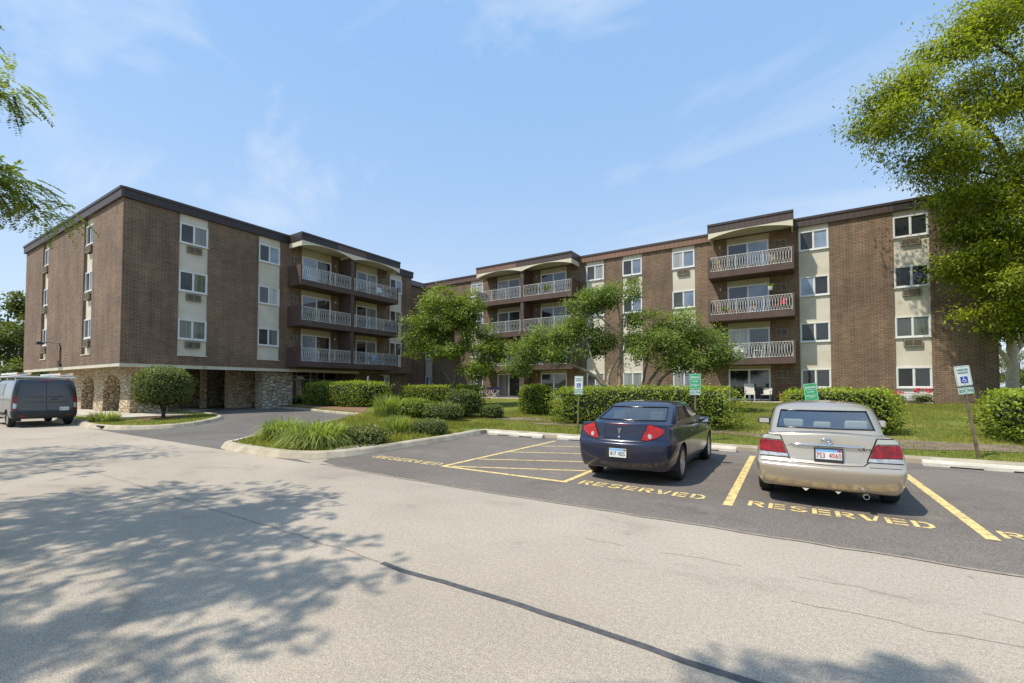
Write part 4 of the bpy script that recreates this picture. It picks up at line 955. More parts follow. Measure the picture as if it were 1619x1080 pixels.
shrub('hedge', 'clipped hedge behind the beige car', 30.65, 10.0, 1.55, 0.8, 1.42, HL, 6000, 0.085, 0.058, 0.38, seed=2, cat='hedge', lump=.10)
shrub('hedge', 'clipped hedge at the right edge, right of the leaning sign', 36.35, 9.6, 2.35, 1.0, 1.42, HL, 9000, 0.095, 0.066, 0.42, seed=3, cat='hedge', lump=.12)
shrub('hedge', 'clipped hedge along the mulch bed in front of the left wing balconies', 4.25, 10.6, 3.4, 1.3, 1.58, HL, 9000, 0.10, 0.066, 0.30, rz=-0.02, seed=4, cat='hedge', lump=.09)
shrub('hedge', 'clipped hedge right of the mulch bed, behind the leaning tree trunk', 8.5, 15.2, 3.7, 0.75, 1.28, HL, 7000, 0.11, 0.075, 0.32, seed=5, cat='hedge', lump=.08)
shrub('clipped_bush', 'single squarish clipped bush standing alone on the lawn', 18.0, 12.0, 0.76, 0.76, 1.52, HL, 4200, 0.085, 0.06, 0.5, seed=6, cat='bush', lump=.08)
shrub('low_hedge', 'low clipped hedge against the right wing beyond the leaning tree', 3.6, 22.6, 1.9, 0.5, 0.95, HL, 1800, 0.12, 0.08, 0.4, seed=7, cat='hedge')
shrub('low_bush', 'low round bush peeping over the long hedge below the brick wall', 24.4, 21.5, 0.95, 0.6, 1.05, HL, 1600, 0.11, 0.07, 0.8, seed=8, cat='bush')
shrub('round_shrub', 'dark round topped shrub on a short trunk at the building corner', 3.15, 0.85, 1.16, 1.16, 2.62, M['leaf_olive'], 9500, 0.10, 0.06, 0.92, seed=9, cat='shrub', z=0.17, stem=0.10, zb=0.52, lump=.06)
shrub('dark_bush', 'dark green bush right of the leaning tree trunk', 15.6, 8.9, 0.85, 0.8, 1.38, M['leaf_dark'], 3200, 0.10, 0.06, 0.8, seed=10)
shrub('dark_bush', 'small dark bush at the right end of the shrub group', 17.0, 9.4, 0.62, 0.45, 0.66, M['leaf_dark'], 1500, 0.09, 0.055, 0.9, seed=11)
shrub('low_shrub', 'green mounded shrub in the middle of the shrub group', 14.3, 6.9, 0.95, 0.75, 0.92, M['leaf'], 3000, 0.11, 0.06, 0.9, seed=12)
shrub('low_shrub', 'wide mounded shrub in front of the leaning tree trunk', 15.75, 7.2, 1.05, 0.75, 0.84, M['leaf_olive'], 3200, 0.10, 0.055, 0.9, seed=13)
shrub('grey_green_shrub', 'grey green mounded shrub at the kerb bend of the planter', 19.15, 2.75, 0.62, 0.6, 0.56, M['leaf_olive'], 2600, 0.07, 0.035, 0.95, seed=14)
shrub('flowering_shrub', 'low dark shrub dotted with purple blossom in the planter', 19.35, -0.05, 0.75, 0.66, 0.52, M['leaf_olive'], 2200, 0.085, 0.045, 0.95, seed=15, open_=.25, lump=.25)
# blossoms are parts of their shrubs
def blossoms(owner, n, rx, ry, h, r, mt, name='blossom', lo=0.4):
    mb = MB()
    for i in range(n):
        a = random.uniform(0, 6.28); q = math.sqrt(random.random()); zz = h*(lo+(1-lo)*random.random())
        k = math.sqrt(max(0.05, 1-(zz/h*0.9)**2)); x, y, z = math.cos(a)*rx*k*(.75+.3*q), math.sin(a)*ry*k*(.75+.3*q), zz
        s = r*random.uniform(.6, 1.2)
        for j in range(3):
            t = random.uniform(0, 6.28); ax = Vector((math.cos(t), math.sin(t), random.uniform(-.3, .5))).normalized(); bx = ax.orthogonal().normalized()
            c = Vector((x, y, z)); mb.add([c-ax*s, c+bx*s*.8, c+ax*s, c-bx*s*.8], [(0, 1, 2, 3)])
    return mb.build(name, mt, owner)
bpy.context.view_layer.update()
blossoms(COL.objects['flowering_shrub'], 120, .74, .64, .52, .022, M['purple'])
for k, (x, y, r, h) in enumerate([(34.05, 23.0, .42, .50), (35.05, 22.95, .52, .62)]):
    o = shrub('rose_bush', ('smaller red rose bush under the white sign by the wall', 'larger red rose bush under the end window')[k], x, y, r, .35, h, M['leaf_olive'], 700, 0.075, 0.045, 1.0, seed=20+k, open_=.3, cat='rose bush', group='rose bushes by the wall')
    for _ in range((9, 17)[k]): blossoms(o, 1, r*1.05, .40, h+.26, .085, M['rose'], 'rose', .74)
# grassy clumps
def clump(label, x, y, n, h, rad_, group=None, lean=1.0, seed=0, thick=0.034, mt='lily'):
    z = lawn_z(x, y); k = 5
    a = RNG.uniform(0, 6.283, n); r0 = rad_*0.62*np.sqrt(RNG.random(n)); hh = h*RNG.uniform(.6, 1.12, n); out = rad_*RNG.uniform(.15, .72, n)*lean
    az = a+RNG.normal(0, .5, n); V = []; F = []; T = []
    ca, sa, cz_, sz_ = np.cos(a), np.sin(a), np.cos(az), np.sin(az)
    for i in range(n):
        b = len(V); w0 = thick*random.uniform(.7, 1.3); tw = random.uniform(-.6, .6)
        for j in range(k+1):
            t = j/k; rr = r0[i]; d = out[i]*t**1.6
            zz = hh[i]*(1.55*t-0.85*t**2.6*min(1.6, 1.15*out[i]/max(.2, hh[i])+.3)); w = w0*(1-t**2)*0.5+0.001
            px, py = ca[i]*rr+cz_[i]*d, sa[i]*rr+sz_[i]*d
            sx_, sy_ = -math.sin(az[i]+tw)*w, math.cos(az[i]+tw)*w
            V += [(px-sx_, py-sy_, zz), (px+sx_, py+sy_, zz)]
        F += [(b+2*j, b+2*j+1, b+2*j+3, b+2*j+2) for j in range(k)]; T += [min(1, max(0, random.gauss(.5, .22)))]*k
    me = bpy.data.meshes.new('grass_clump'); me.from_pydata(V, [], F); at = me.attributes.new('tint', 'FLOAT', 'FACE'); at.data.foreach_set('value', T); me.materials.append(M[mt])
    o = link('grass_clump', me); o.location = (x, y, z-.03); return tag(o, label, 'grass clump', group)
clump('tall arching grass clump near the left tip of the planter', 16.45, -0.70, 900, .66, .70, 'arching grass clumps in the planter', 1.25)
clump('largest arching grass clump at the front of the planter', 18.72, -1.00, 1400, .70, .96, 'arching grass clumps in the planter', 1.2)
clump('upright grassy clump by the kerb bend, left of the grey green shrub', 18.85, 1.65, 450, .62, .5, 'arching grass clumps in the planter', .7)
clump('fine grassy mound at the left of the shrub group, by the drive kerb', 13.0, 6.35, 600, .92, .85, 'arching grass clumps in the planter', .8)
clump('short spiky grass tuft at the foot of the building corner, beside the van', 2.4, -1.15, 380, .50, .85, 'arching grass clumps in the planter', .8)
# grass and ground cover: uncountable
def grass_field(name, label, poly, n, h, zf, mt, box, avoid=(), w=0.012, seed=0, tmean=.45, edge=None):
    x = RNG.uniform(box[0], box[1], n); y = RNG.uniform(box[2], box[3], n)
    ok = in_poly(x, y, poly)
    if edge is not None:
        for ex, ey in edge: ok &= (x-ex)**2+(y-ey)**2 > .32**2
    for a in avoid: ok &= ~in_poly(x, y, a) | (RNG.random(n) < 0.48)
    x, y = x[ok], y[ok]; m = len(x)
    pn = np.array([noise.noise((a*0.6, b*0.6, seed)) for a, b in zip(x, y)])
    z = np.array([zf(a, b) for a, b in zip(x, y)])-0.012
    hh = h*RNG.uniform(.5, 1.25, m)*np.maximum(.3, 1+1.1*pn); az = RNG.uniform(0, 6.283, m); ln = RNG.normal(0, .45, m)*hh
    P = np.stack([x, y, z], 1); D = np.stack([np.cos(az)*ln, np.sin(az)*ln, hh], 1); N = np.stack([np.cos(az+1.0), np.sin(az+1.0), np.zeros(m)], 1)
    t = np.clip(tmean+.45*pn+RNG.normal(0, .2, m), 0, 1)
    o = card_mesh(name, P, D, N, np.linalg.norm(D, axis=1), w*RNG.uniform(.7, 1.5, m), t, mt)
    return tag(o, label, 'grass', kind='stuff')
AV = [b for b, m_ in BEDS]
grass_field('grass', 'short sunlit lawn grass on the bank below the right wing', LAWN, 130000, 0.075, lawn_z, M['blade'], (16.0, 40, 5.42, 23.7), AV, 0.014)
grass_field('ground_cover', 'mixed low ground cover filling the planter between the clumps', R_EDGE+L_EDGE[::-1]+[(12, 7), (19.6, 7)], 34000, 0.13, lawn_z, M['blade'], (12, 20.3, -2.2, 8.5), [], 0.022, 3, .6, R_EDGE+L_EDGE)
grass_field('grass', 'lawn grass of the small island by the stone arches', ISL+[(-12, 3.2), (-12, -1.5)], 16000, 0.07, lambda x, y: 0.125+grade(x, y), M['blade'], (-12, 7.8, -2.1, 3.4), [BEDS[3][0], [(-19, -0.75), (2.1, -.75), (2.1, 3.2), (-19, 3.2)]], 0.02, 5, edge=ISL)
# ------------------------------------------------------------------ vehicles
def paint(name, col, metal=0.5, rough=0.32, flake=0.0):
    t = NT(name); v = t.coord('Object'); f = t.noise(v, 3.0, 3.0)
    t.base(t.ramp(f, [(0.3, tuple(c*0.94 for c in col)), (0.7, col)])).set(Roughness=rough, Metallic=metal)
    t.p.inputs['Coat Weight'].default_value = 1.0; t.p.inputs['Coat Roughness'].default_value = 0.06
    return t.mat
def dusty(name, col, dust, metal=.3, z0=.2, z1=.6, rough=.4):
    """paint that carries road film low down"""
    t = NT(name); v = t.coord('Object'); sx = t.n('ShaderNodeSeparateXYZ'); t.l(v, sx.inputs[0])
    f = t.noise(v, 6.0, 4.0); h = t.math('ADD', sx.outputs[2], t.math('MULTIPLY', t.math('SUBTRACT', f, .5), .25))
    k = t.ramp(h, [(z0, (.55, .55, .55)), (z1, (0.03, 0.03, 0.03))]); t.base(t.mix(k, col, dust)).set(Roughness=rough, Metallic=metal)
    t.p.inputs['Coat Weight'].default_value = .8; t.p.inputs['Coat Roughness'].default_value = 0.08; return t.mat
M['beige'] = dusty('champagne car paint', (0.57, 0.495, 0.39), (0.42, 0.33, 0.22), .6, .22, .38, .27)
M['navy'] = dusty('navy car paint', (0.0045, 0.0085, 0.036), (0.04, 0.036, 0.034), .1, .2, .62, .28)
M['van_grey'] = dusty('dark grey van paint', (0.046, 0.050, 0.058), (0.13, 0.115, 0.10), .4, .3, .7, .26)
M['tyre'] = noisy('tyre rubber', (0.012, 0.012, 0.013), (0.030, 0.029, 0.028), 12, 0.85, 0.2, 60)
M['rim'] = plain('alloy', (0.55, 0.55, 0.56), 0.3, 0.85)
M['plastic'] = noisy('black trim plastic', (0.018, 0.018, 0.019), (0.03, 0.03, 0.031), 8, 0.6)
M['red_lamp'] = noisy('red lamp lens', (0.14, 0.002, 0.004), (0.34, 0.004, 0.008), 14, 0.2, **{'Coat_Weight': 0.3})
M['red_bright'] = noisy('bright red lamp lens', (0.26, 0.004, 0.004), (0.54, 0.008, 0.008), 12, 0.2, **{'Coat_Weight': 0.3})
M['clear_lamp'] = noisy('clear lamp lens', (0.34, 0.34, 0.35), (0.70, 0.70, 0.70), 16, 0.12, metal=0.35, **{'Coat_Weight': 1.0})
M['amber_lamp'] = plain('amber tinted lens', (0.60, 0.56, 0.44), 0.1, 0.5, **{'Coat_Weight': 1.0})
M['chrome'] = plain('chrome', (0.78, 0.79, 0.80), 0.08, 1.0)
M['seam'] = plain('panel gap', (0.006, 0.006, 0.006), 0.8)
M['glass_clear'] = car_glass('tinted car glass', (0.66, 0.72, 0.70), 0.20)
M['glass_dark'] = car_glass('dark car glass', (0.30, 0.34, 0.36), 0.13)
M['glass_trim'] = plain('black glass border', (0.008, 0.008, 0.009), 0.15)
M['seat_pale'] = plain('pale headrest fabric', (0.70, 0.68, 0.60), 0.8)
M['seat_grey'] = plain('grey headrest leather', (0.42, 0.43, 0.44), 0.6)
M['cabin'] = plain('dark cabin lining', (0.055, 0.055, 0.058), 0.9)
M['plate_blue'] = plain('plate sky blue', (0.16, 0.42, 0.72), 0.4)
M['plate_red'] = plain('plate red', (0.42, 0.02, 0.04), 0.5)
M['plate_ink'] = plain('plate dark ink', (0.06, 0.05, 0.07), 0.5)

def subdivided(vs, fs, mi, level):
    me = bpy.data.meshes.new('cage'); me.from_pydata(vs, [], fs); me.polygons.foreach_set('material_index', mi)
    for _ in range(max(mi)+1): me.materials.append(M['seam'])
    ob = bpy.data.objects.new('cage', me); COL.objects.link(ob)
    md = ob.modifiers.new('Subsurf', 'SUBSURF'); md.levels = level; md.render_levels = level
    bpy.context.view_layer.update()
    out = bpy.data.meshes.new_from_object(ob.evaluated_get(bpy.context.evaluated_depsgraph_get()))
    bpy.data.objects.remove(ob); bpy.data.meshes.remove(me); return out
def split_mesh(me, idx, name, mt, parent, fix=None, half=0):
    bm = bmesh.new(); bm.from_mesh(me)
    bmesh.ops.delete(bm, geom=[f for f in bm.faces if f.material_index not in idx], context='FACES')
    if half: bmesh.ops.delete(bm, geom=[f for f in bm.faces if f.calc_center_median().x*half < 0], context='FACES')
    if fix: fix(bm)
    bmesh.ops.recalc_face_normals(bm, faces=bm.faces[:])
    n = bpy.data.meshes.new(name); 
    for f in bm.faces: f.material_index = 0; f.smooth = True
    bm.to_mesh(n); bm.free(); n.materials.append(mt); return link(name, n, parent)
def shell_cage(st):
    """st: dict with Y stations, per-station rows (z, half width) -> box-like cage; returns verts, faces, tags"""
    Y, rows, cols = st['Y'], st['rows'], st['cols']; NA, NB, NC = len(Y)-1, len(rows(0))-1, len(cols)-1
    idx = {}; V = []
    def P(a, b, c):
        k = (a, b, c)
        if k not in idx:
            z, w = rows(a)[b]; cc = cols[c]; x = cc*w; y = Y[a]
            if a == 0: y += st['rear'][b] + st['rbow']*abs(cc)**2.6
            elif a == NA: y += -st['front'][b] - st['fbow']*abs(cc)**2.2
            elif a == 1: y += 0.35*st['rbow']*abs(cc)**4
            if b == NB: z -= st['crown']*cc*cc
            idx[k] = len(V); V.append((x, y, z))
        return idx[k]
    F = []; T = []
    for a in range(NA):
        for b in range(NB):
            F.append((P(a, b, NC), P(a+1, b, NC), P(a+1, b+1, NC), P(a, b+1, NC))); T.append(('side', a, b))
            F.append((P(a, b, 0), P(a, b+1, 0), P(a+1, b+1, 0), P(a+1, b, 0))); T.append(('side', a, b))
        for c in range(NC):
            F.append((P(a, NB, c), P(a, NB, c+1), P(a+1, NB, c+1), P(a+1, NB, c))); T.append(('top', a, c))
            F.append((P(a, 0, c+1), P(a, 0, c), P(a+1, 0, c), P(a+1, 0, c+1))); T.append(('bottom', a, c))
    for b in range(NB):
        for c in range(NC):
            F.append((P(0, b, c), P(0, b, c+1), P(0, b+1, c+1), P(0, b+1, c))); T.append(('rear', b, c))
            F.append((P(NA, b, c+1), P(NA, b, c), P(NA, b+1, c), P(NA, b+1, c+1))); T.append(('front', b, c))
    return V, F, T
def arches(wheels, R, xin):
    def fix(bm):
        for (yy, zz) in wheels:
            kill = [f for f in bm.faces if abs(f.calc_center_median().x) > xin and math.hypot(f.calc_center_median().y-yy, f.calc_center_median().z-zz) < R]
            bmesh.ops.delete(bm, geom=kill, context='FACES')
            for v in bm.verts:
                if v.is_boundary and abs(v.co.x) > xin*0.95:
                    d = Vector((v.co.y-yy, v.co.z-zz))
                    if d.length < R*1.22: d.normalize(); v.co.y = yy+d.x*R; v.co.z = zz+d.y*R
    return fix
def bvh_of(objs):
    V = []; F = []
    for o in objs:
        b = len(V); V += [v.co.copy() for v in o.data.vertices]; F += [tuple(i+b for i in p.vertices) for p in o.data.polygons]
    return BVHTree.FromPolygons(V, F)
def cast(bvh, p, d, off):
    h, n, i, t = bvh.ray_cast(p-d*0.6, d, 4.0)
    if h is None: return None
    if n.dot(d) > 0: n = -n
    return h+n*off
def patch(bvh, name, poly, to3, d, off, mt, parent, cell=0.03, thick=0.0):
    """a panel lying on the body: polygon in a plane, laid on the skin along d"""
    bm = bmesh.new(); bm.faces.new([bm.verts.new((p[0], p[1], 0)) for p in poly]); bmesh.ops.triangulate(bm, faces=bm.faces[:])
    xs = [p[0] for p in poly]; ys = [p[1] for p in poly]
    for k in range(1, int((max(xs)-min(xs))/cell)+1): bmesh.ops.bisect_plane(bm, geom=bm.verts[:]+bm.edges[:]+bm.faces[:], plane_co=(min(xs)+k*cell, 0, 0), plane_no=(1, 0, 0))
    for k in range(1, int((max(ys)-min(ys))/cell)+1): bmesh.ops.bisect_plane(bm, geom=bm.verts[:]+bm.edges[:]+bm.faces[:], plane_co=(0, min(ys)+k*cell, 0), plane_no=(0, 1, 0))
    d = Vector(d).normalized(); bad = []
    for v in bm.verts:
        h = cast(bvh, Vector(to3(v.co.x, v.co.y)), d, off)
        if h is None: bad.append(v)
        else: v.co = h
    if bad: bmesh.ops.delete(bm, geom=bad, context='VERTS')
    for f in bm.faces: f.smooth = True
    me = bpy.data.meshes.new(name); bm.to_mesh(me); bm.free(); me.materials.append(mt)
    return link(name, me, parent)
def seam(mb, bvh, pts, d, w=0.007, off=0.002, step=0.03, up=None):
    """thin dark panel gap following the skin"""
    d = Vector(d).normalized(); P = []
    for i in range(len(pts)-1):
        a, b = Vector(pts[i]), Vector(pts[i+1]); k = max(1, int((b-a).length/step))
        P += [a.lerp(b, j/k) for j in range(k)]
    P.append(Vector(pts[-1])); H = [h for h in (cast(bvh, p, d, off) for p in P) if h is not None]
    if len(H) < 2: return
    vs = []
    for i, h in enumerate(H):
        t = (H[min(i+1, len(H)-1)]-H[max(i-1, 0)]).normalized(); s = t.cross(d).normalized()*(w/2); vs += [h-s, h+s]
    mb.add(vs, [(2*i, 2*i+1, 2*i+3, 2*i+2) for i in range(len(H)-1)])
class Gaps:
    """each panel gap becomes a part of its own"""
    def __init__(s, root): s.root = root
    def add(s, vs, fs): MB().add(vs, fs).build('panel_gap', M['seam'], s.root, uv=False)
    def done(s): pass
def greenhouse(g, level=3):
    cols = g['cols']; ts = g['ts']; n = len(cols); V = []; F = []; mi = []; idx = {}
    def ring(i, t, bul):
        (xb, yb), (xt, yt) = cols[i]; x = xb+(xt-xb)*t; y = yb+(yt-yb)*t
        z = g['z0']+(g['z1']-g['z0'])*t - g.get('sag', 0.0)*0
        return x+bul*(0.8 if 3 <= i <= n-4 else 0.0), y, z
    R = len(ts)+3
    def P(r, i, s):
        if r < len(ts):
            x, y, z = ring(i, ts[r][0], ts[r][1])
        else:
            k = r-len(ts); (xb, yb), (xt, yt) = cols[i]; cen = (g['yr']+g['yf'])/2
            f = (0.88, 0.55, 0.0)[k]; x = xt*f; y = yt+(cen-yt)*(0.10, 0.28, 0.42)[k] if not (3 <= i <= n-4) else yt+(cen-yt)*(0.02, 0.06, 0.10)[k]
            z = g['z1']+(0.022, 0.050, 0.062)[k]*g.get('dome', 1)*(1-0.35*abs(y-cen)/(g['yf']-g['yr'])*2)
        x *= s
        if abs(x) < 1e-6: s = 1
        k = (r, i, s if abs(x) > 1e-6 else 1)
        if k not in idx: idx[k] = len(V); V.append((x, y, z))
        return idx[k]
    for s in (1, -1):
        for r in range(R-1):
            for i in range(n-1):
                q = (P(r, i, s), P(r, i+1, s), P(r+1, i+1, s), P(r+1, i, s)); q2 = []
                for a in q:
                    if a not in q2: q2.append(a)
                if len(q2) < 3: continue
                F.append(tuple(q2) if s > 0 else tuple(q2[::-1]))
                glass = r in g['grow']; m = 0
                if glass:
                    if i in g['rearw']: m = 1
                    elif i in g['sider']: m = 2
                    elif i in g['sidef']: m = 3
                    elif i in g['front']: m = 4
                mi.append(m)
    return subdivided(V, F, mi, level)
def wheel(root, x, y, R, w, rimr, spokes, side, turn=0.0):
    mb = MB(); Mx = Matrix.Translation((x, y, R)) @ Matrix.Rotation(turn, 4, 'Z') @ Matrix.Rotation(side*math.pi/2, 4, 'Y')
    h = w/2
    mb.lathe([(rimr, -h*.8), (rimr+.012, -h), (R-.03, -h*.98), (R-.006, -h*.72), (R, -h*.3), (R, h*.3), (R-.006, h*.72), (R-.03, h*.98), (rimr+.012, h), (rimr, h*.8)], 40, 0, Mx)
    t = mb.build('wheel', M['tyre'], root, True, uv=False)
    mb = MB()
    mb.lathe([(rimr+.004, h*.9), (rimr-.02, h*.86), (rimr-.03, h*.3), (rimr-.03, -h*.7)], 36, 0, Mx)
    mb.lathe([(rimr-.03, h*.1), (0.0, h*.1)], 36, 1, Mx)
    mb.lathe([(.07, h*.62), (.055, h*.8), (0.0, h*.84)], 20, 0, Mx)
    for k in range(spokes):
        a = 2*math.pi*k/spokes; S_ = Mx @ Matrix.Rotation(a, 4, 'Z')
        mb.add([S_ @ Vector(p) for p in [(.05, -.032, h*.7), (.05, .032, h*.7), (rimr-.015, .045, h*.82), (rimr-.015, -.045, h*.82), (.05, -.032, h*.4), (.05, .032, h*.4), (rimr-.015, .045, h*.4), (rimr-.015, -.045, h*.4)]],
               [(0, 1, 2, 3), (0, 3, 7, 4), (1, 5, 6, 2), (2, 6, 7, 3)])
    mb.build('rim', [M['rim'], M['plastic']], t, False, uv=False)
    return t
def liner(root, wheels, R, x0, x1):
    mb = MB()
    for yy, zz in wheels:
        for s in (1, -1):
            n = 16; vs = []
            for j in range(n+1):
                a = math.pi*(j/n)*1.16-0.25; vs += [(s*x0, yy+math.cos(a)*(R+.004), zz+math.sin(a)*(R+.004)), (s*x1, yy+math.cos(a)*(R-.003), zz+math.sin(a)*(R-.003))]
            mb.add(vs, [(2*j, 2*j+1, 2*j+3, 2*j+2) for j in range(n)]); mb.add([vs[2*j] for j in range(n+1)]+[(s*x0, yy, zz-.1)], [tuple(range(n+2))])
    mb.build('wheel_well', M['plastic'], root, uv=False)
RX = Matrix(((1, 0, 0, 0), (0, 0, -1, 0), (0, 1, 0, 0), (0, 0, 0, 1)))       # text plane stood up, seen from the rear
def plate(root, x, y, z, num, ink, tilt=0.0, w=.305, h=.152, frame=None, top=True):
    Mx = Matrix.Translation((x, y, z)) @ Matrix.Rotation(tilt, 4, 'X')
    mb = MB(); mb.box(-w/2, w/2, -.004, .004, -h/2, h/2, 0, Mx)
    if top: mb.box(-w/2+.004, w/2-.004, -.0055, -.0042, h*.24, h/2-.006, 1, Mx); mb.box(w*.34, w*.46, -.0068, -.0056, h*.27, h*.44, 2, Mx)
    p = mb.build('licence_plate', [M['sign_white'], M['plate_blue'], M['plate_red']], root, uv=False)
    if frame:
        fb_ = MB(); t = .014
        for q in ((-w/2-t, w/2+t, h/2-.002, h/2+t), (-w/2-t, w/2+t, -h/2-t*1.4, -h/2+.010)): fb_.box(q[0], q[1], -.012, .006, q[2], q[3], 0, Mx)
        for q in ((-w/2-t, -w/2+.003), (w/2-.003, w/2+t)): fb_.box(q[0], q[1], -.0115, .006, -h/2+.01, h/2-.002, 0, Mx)
        fb_.build('plate_frame', M['plastic'], p, uv=False)
    text_obj('plate_number', num, h*.66, Mx @ Matrix.Translation((0, -.0085, -h*.10)) @ RX, ink, p, 0.0008, sx=.68)
    return p
def sedan(name, label, g, loc, rz):
    root = empty(name, (loc[0], loc[1], loc[2]), rz); tag(root, label, 'car', 'cars parked nose in to the kerb')
    V, F, T = shell_cage(g['shell'])
    NAy = g['shell']['Y']; mi = []
    for t in T:
        m = 0
        if t[0] == 'rear' and t[1] in g['bumper_rows']: m = 1
        elif t[0] == 'side' and t[2] in g['bumper_rows'] and t[1] == 0: m = 1
        elif t[0] == 'bottom': m = 1 if t[1] == 0 else 2
        mi.append(m)
    me = subdivided(V, F, mi, 3)
    wh = [(y, g['R']) for y in g['axles']]; fx = arches(wh, g['R']+.052, g['half']*.60)
    body = split_mesh(me, {0}, 'body', M[g['paint']], root, fx)
    bump = split_mesh(me, {1}, 'bumper', M[g['paint']], root, fx)
    split_mesh(me, {2}, 'underbody', M['plastic'], root, lambda bm: [bmesh.ops.delete(bm, geom=[f for f in bm.faces if abs(f.calc_center_median().x) > g['half']*.6 and any(abs(f.calc_center_median().y-y) < g['R']+.1 for y in g['axles'])], context='FACES')])
    gm = greenhouse(g['cab'])
    roof = split_mesh(gm, {0}, 'roof', M[g['paint']], root)
    rw = split_mesh(gm, {1}, 'rear_window', M[g['glass']], root)
    for hs in (1, -1): split_mesh(gm, {2}, 'side_window', M[g['glass']], root, None, hs); split_mesh(gm, {3}, 'side_window', M[g['glass']], root, None, hs)
    split_mesh(gm, {4}, 'windshield', M[g['glass']], root)
    bpy.data.meshes.remove(gm); bpy.data.meshes.remove(me)
    for y in g['axles']:
        for s in (1, -1): wheel(root, s*(g['half']-.118), y, g['R'], .205, g['rim'], g['spokes'], s)
    liner(root, wh, g['R']+.05, g['half']*.58, g['half']*.965)
    mb = MB(); c = g['cab']; zb = c['z0']+.055
    mb.box(-.62, .62, c['cols'][2][0][1]+.12, c['cols'][11][0][1]-.1, zb-.05, zb)
    mb.build('cabin_floor', M['cabin'], root, uv=False)
    return root, body, bump, roof, rw, bvh_of([body, bump])
def trims(root, mt, r=.011):
    for o in [c for c in root.children if c.name.split('.')[0] in ('rear_window', 'side_window', 'windshield')]:
        bm = bmesh.new(); bm.from_mesh(o.data); mb = MB()
        ed = [e for e in bm.edges if e.is_boundary and (len(e.link_faces) == 1) and max(abs(v.co.x) for v in e.verts) > .002]
        for e in ed:
            a, b = e.verts; nn = (a.normal+b.normal).normalized()*.004; d = (b.co-a.co)*.25; mb.tube([a.co+nn-d, b.co+nn+d], r, 5, cap=False)
        bm.free(); mb.build('window_trim', mt, o, True, uv=False)
def headrest(root, x, y, z, w, h, mt):
    mb = MB(); mb.box(-w/2, w/2, -.05, .05, 0, h, 0, Matrix.Translation((x, y, z)) @ Matrix.Rotation(-.15, 4, 'X')); o = mb.build('headrest', mt, root, bevel=.035, uv=False, seg=3); return o
def mirror(root, x, y, z, mt, s):
    mb = MB(); mb.box(-.11, .11, -.05, .06, -.065, .065, 0, Matrix.Translation((x+s*.06, y, z)))
    o = mb.build('side_mirror', mt, root, bevel=.035, uv=False, seg=3)
    g_ = MB(); g_.box(x+s*.06-.085, x+s*.06+.085, y-.054, y-.051, z-.045, z+.045); g_.build('mirror_glass', M['chrome'], o, uv=False)
    a = MB(); a.box(x-.02 if s > 0 else x-.03, x+.03 if s > 0 else x+.02, y-.02, y+.03, z-.07, z-.03); a.build('mirror_arm', mt, o, uv=False)
def cab_cols(yb, yt, yfb, yft, wb, wt):
    return [((0, yb), (0, yt)), ((.36, yb+.02), (.30, yt+.015)), ((wb-.085, yb+.10), (wt-.06, yt+.07)), ((wb-.02, yb+.26), (wt-.005, yt+.20)), ((wb, yb+.58), (wt+.01, yt+.36)),
            ((wb+.005, yb+.98), (wt+.015, yt+.52)), ((wb+.01, yb+1.42), (wt+.015, yt+.66)), ((wb+.01, yb+1.52), (wt+.015, yt+.73)), ((wb+.01, yb+1.98), (wt+.01, yt+.92)), ((wb-.005, yfb-.32), (wt, yft-.13)),
            ((wb-.025, yfb-.16), (wt-.02, yft-.07)), ((wb-.085, yfb-.06), (wt-.06, yft-.03)), ((.36, yfb), (.30, yft)), ((0, yfb+.02), (0, yft+.01))]
GROW = dict(ts=[(-0.10, 0), (0.06, 0), (0.12, 0.01), (0.52, 0.022), (0.86, 0.012), (0.93, 0)], grow=(2, 3), rearw=(0, 1), sider=(4, 5), sidef=(7, 8), front=(11, 12))
def sedan_shell(L, half, ztop, zb, bt, wt_top, rear, rbow, crown=.05, plan0=(.93, .975, .995)):
    plan0 = list(plan0)
    Y = [0, .22, .55, 1.0, 1.5, 2.1, 2.8, 3.3, 3.75, 4.2, L-.25, L]
    plan = plan0 + [1, 1, 1, 1, 1, 1, .985, .93, .86]
    def rows(a):
        zt = ztop[a]; p = plan[a]; lo = zb[a]
        return [(lo, half*.90*p), (lo+.13, half*.975*p), (bt-.05, half*.998*p), (bt, half*1.0*p), (bt+.03, half*.992*p), (bt+(zt-bt)*.62, half*.955*p), (zt-.03, half*(wt_top+.065)*p), (zt, half*wt_top*p)]
    return dict(Y=Y, rows=rows, cols=[-1, -.92, -.5, 0, .5, .92, 1], rear=rear, front=[.1, .02, 0, 0, .03, .12, .25, .4], rbow=rbow, fbow=.42, crown=crown)

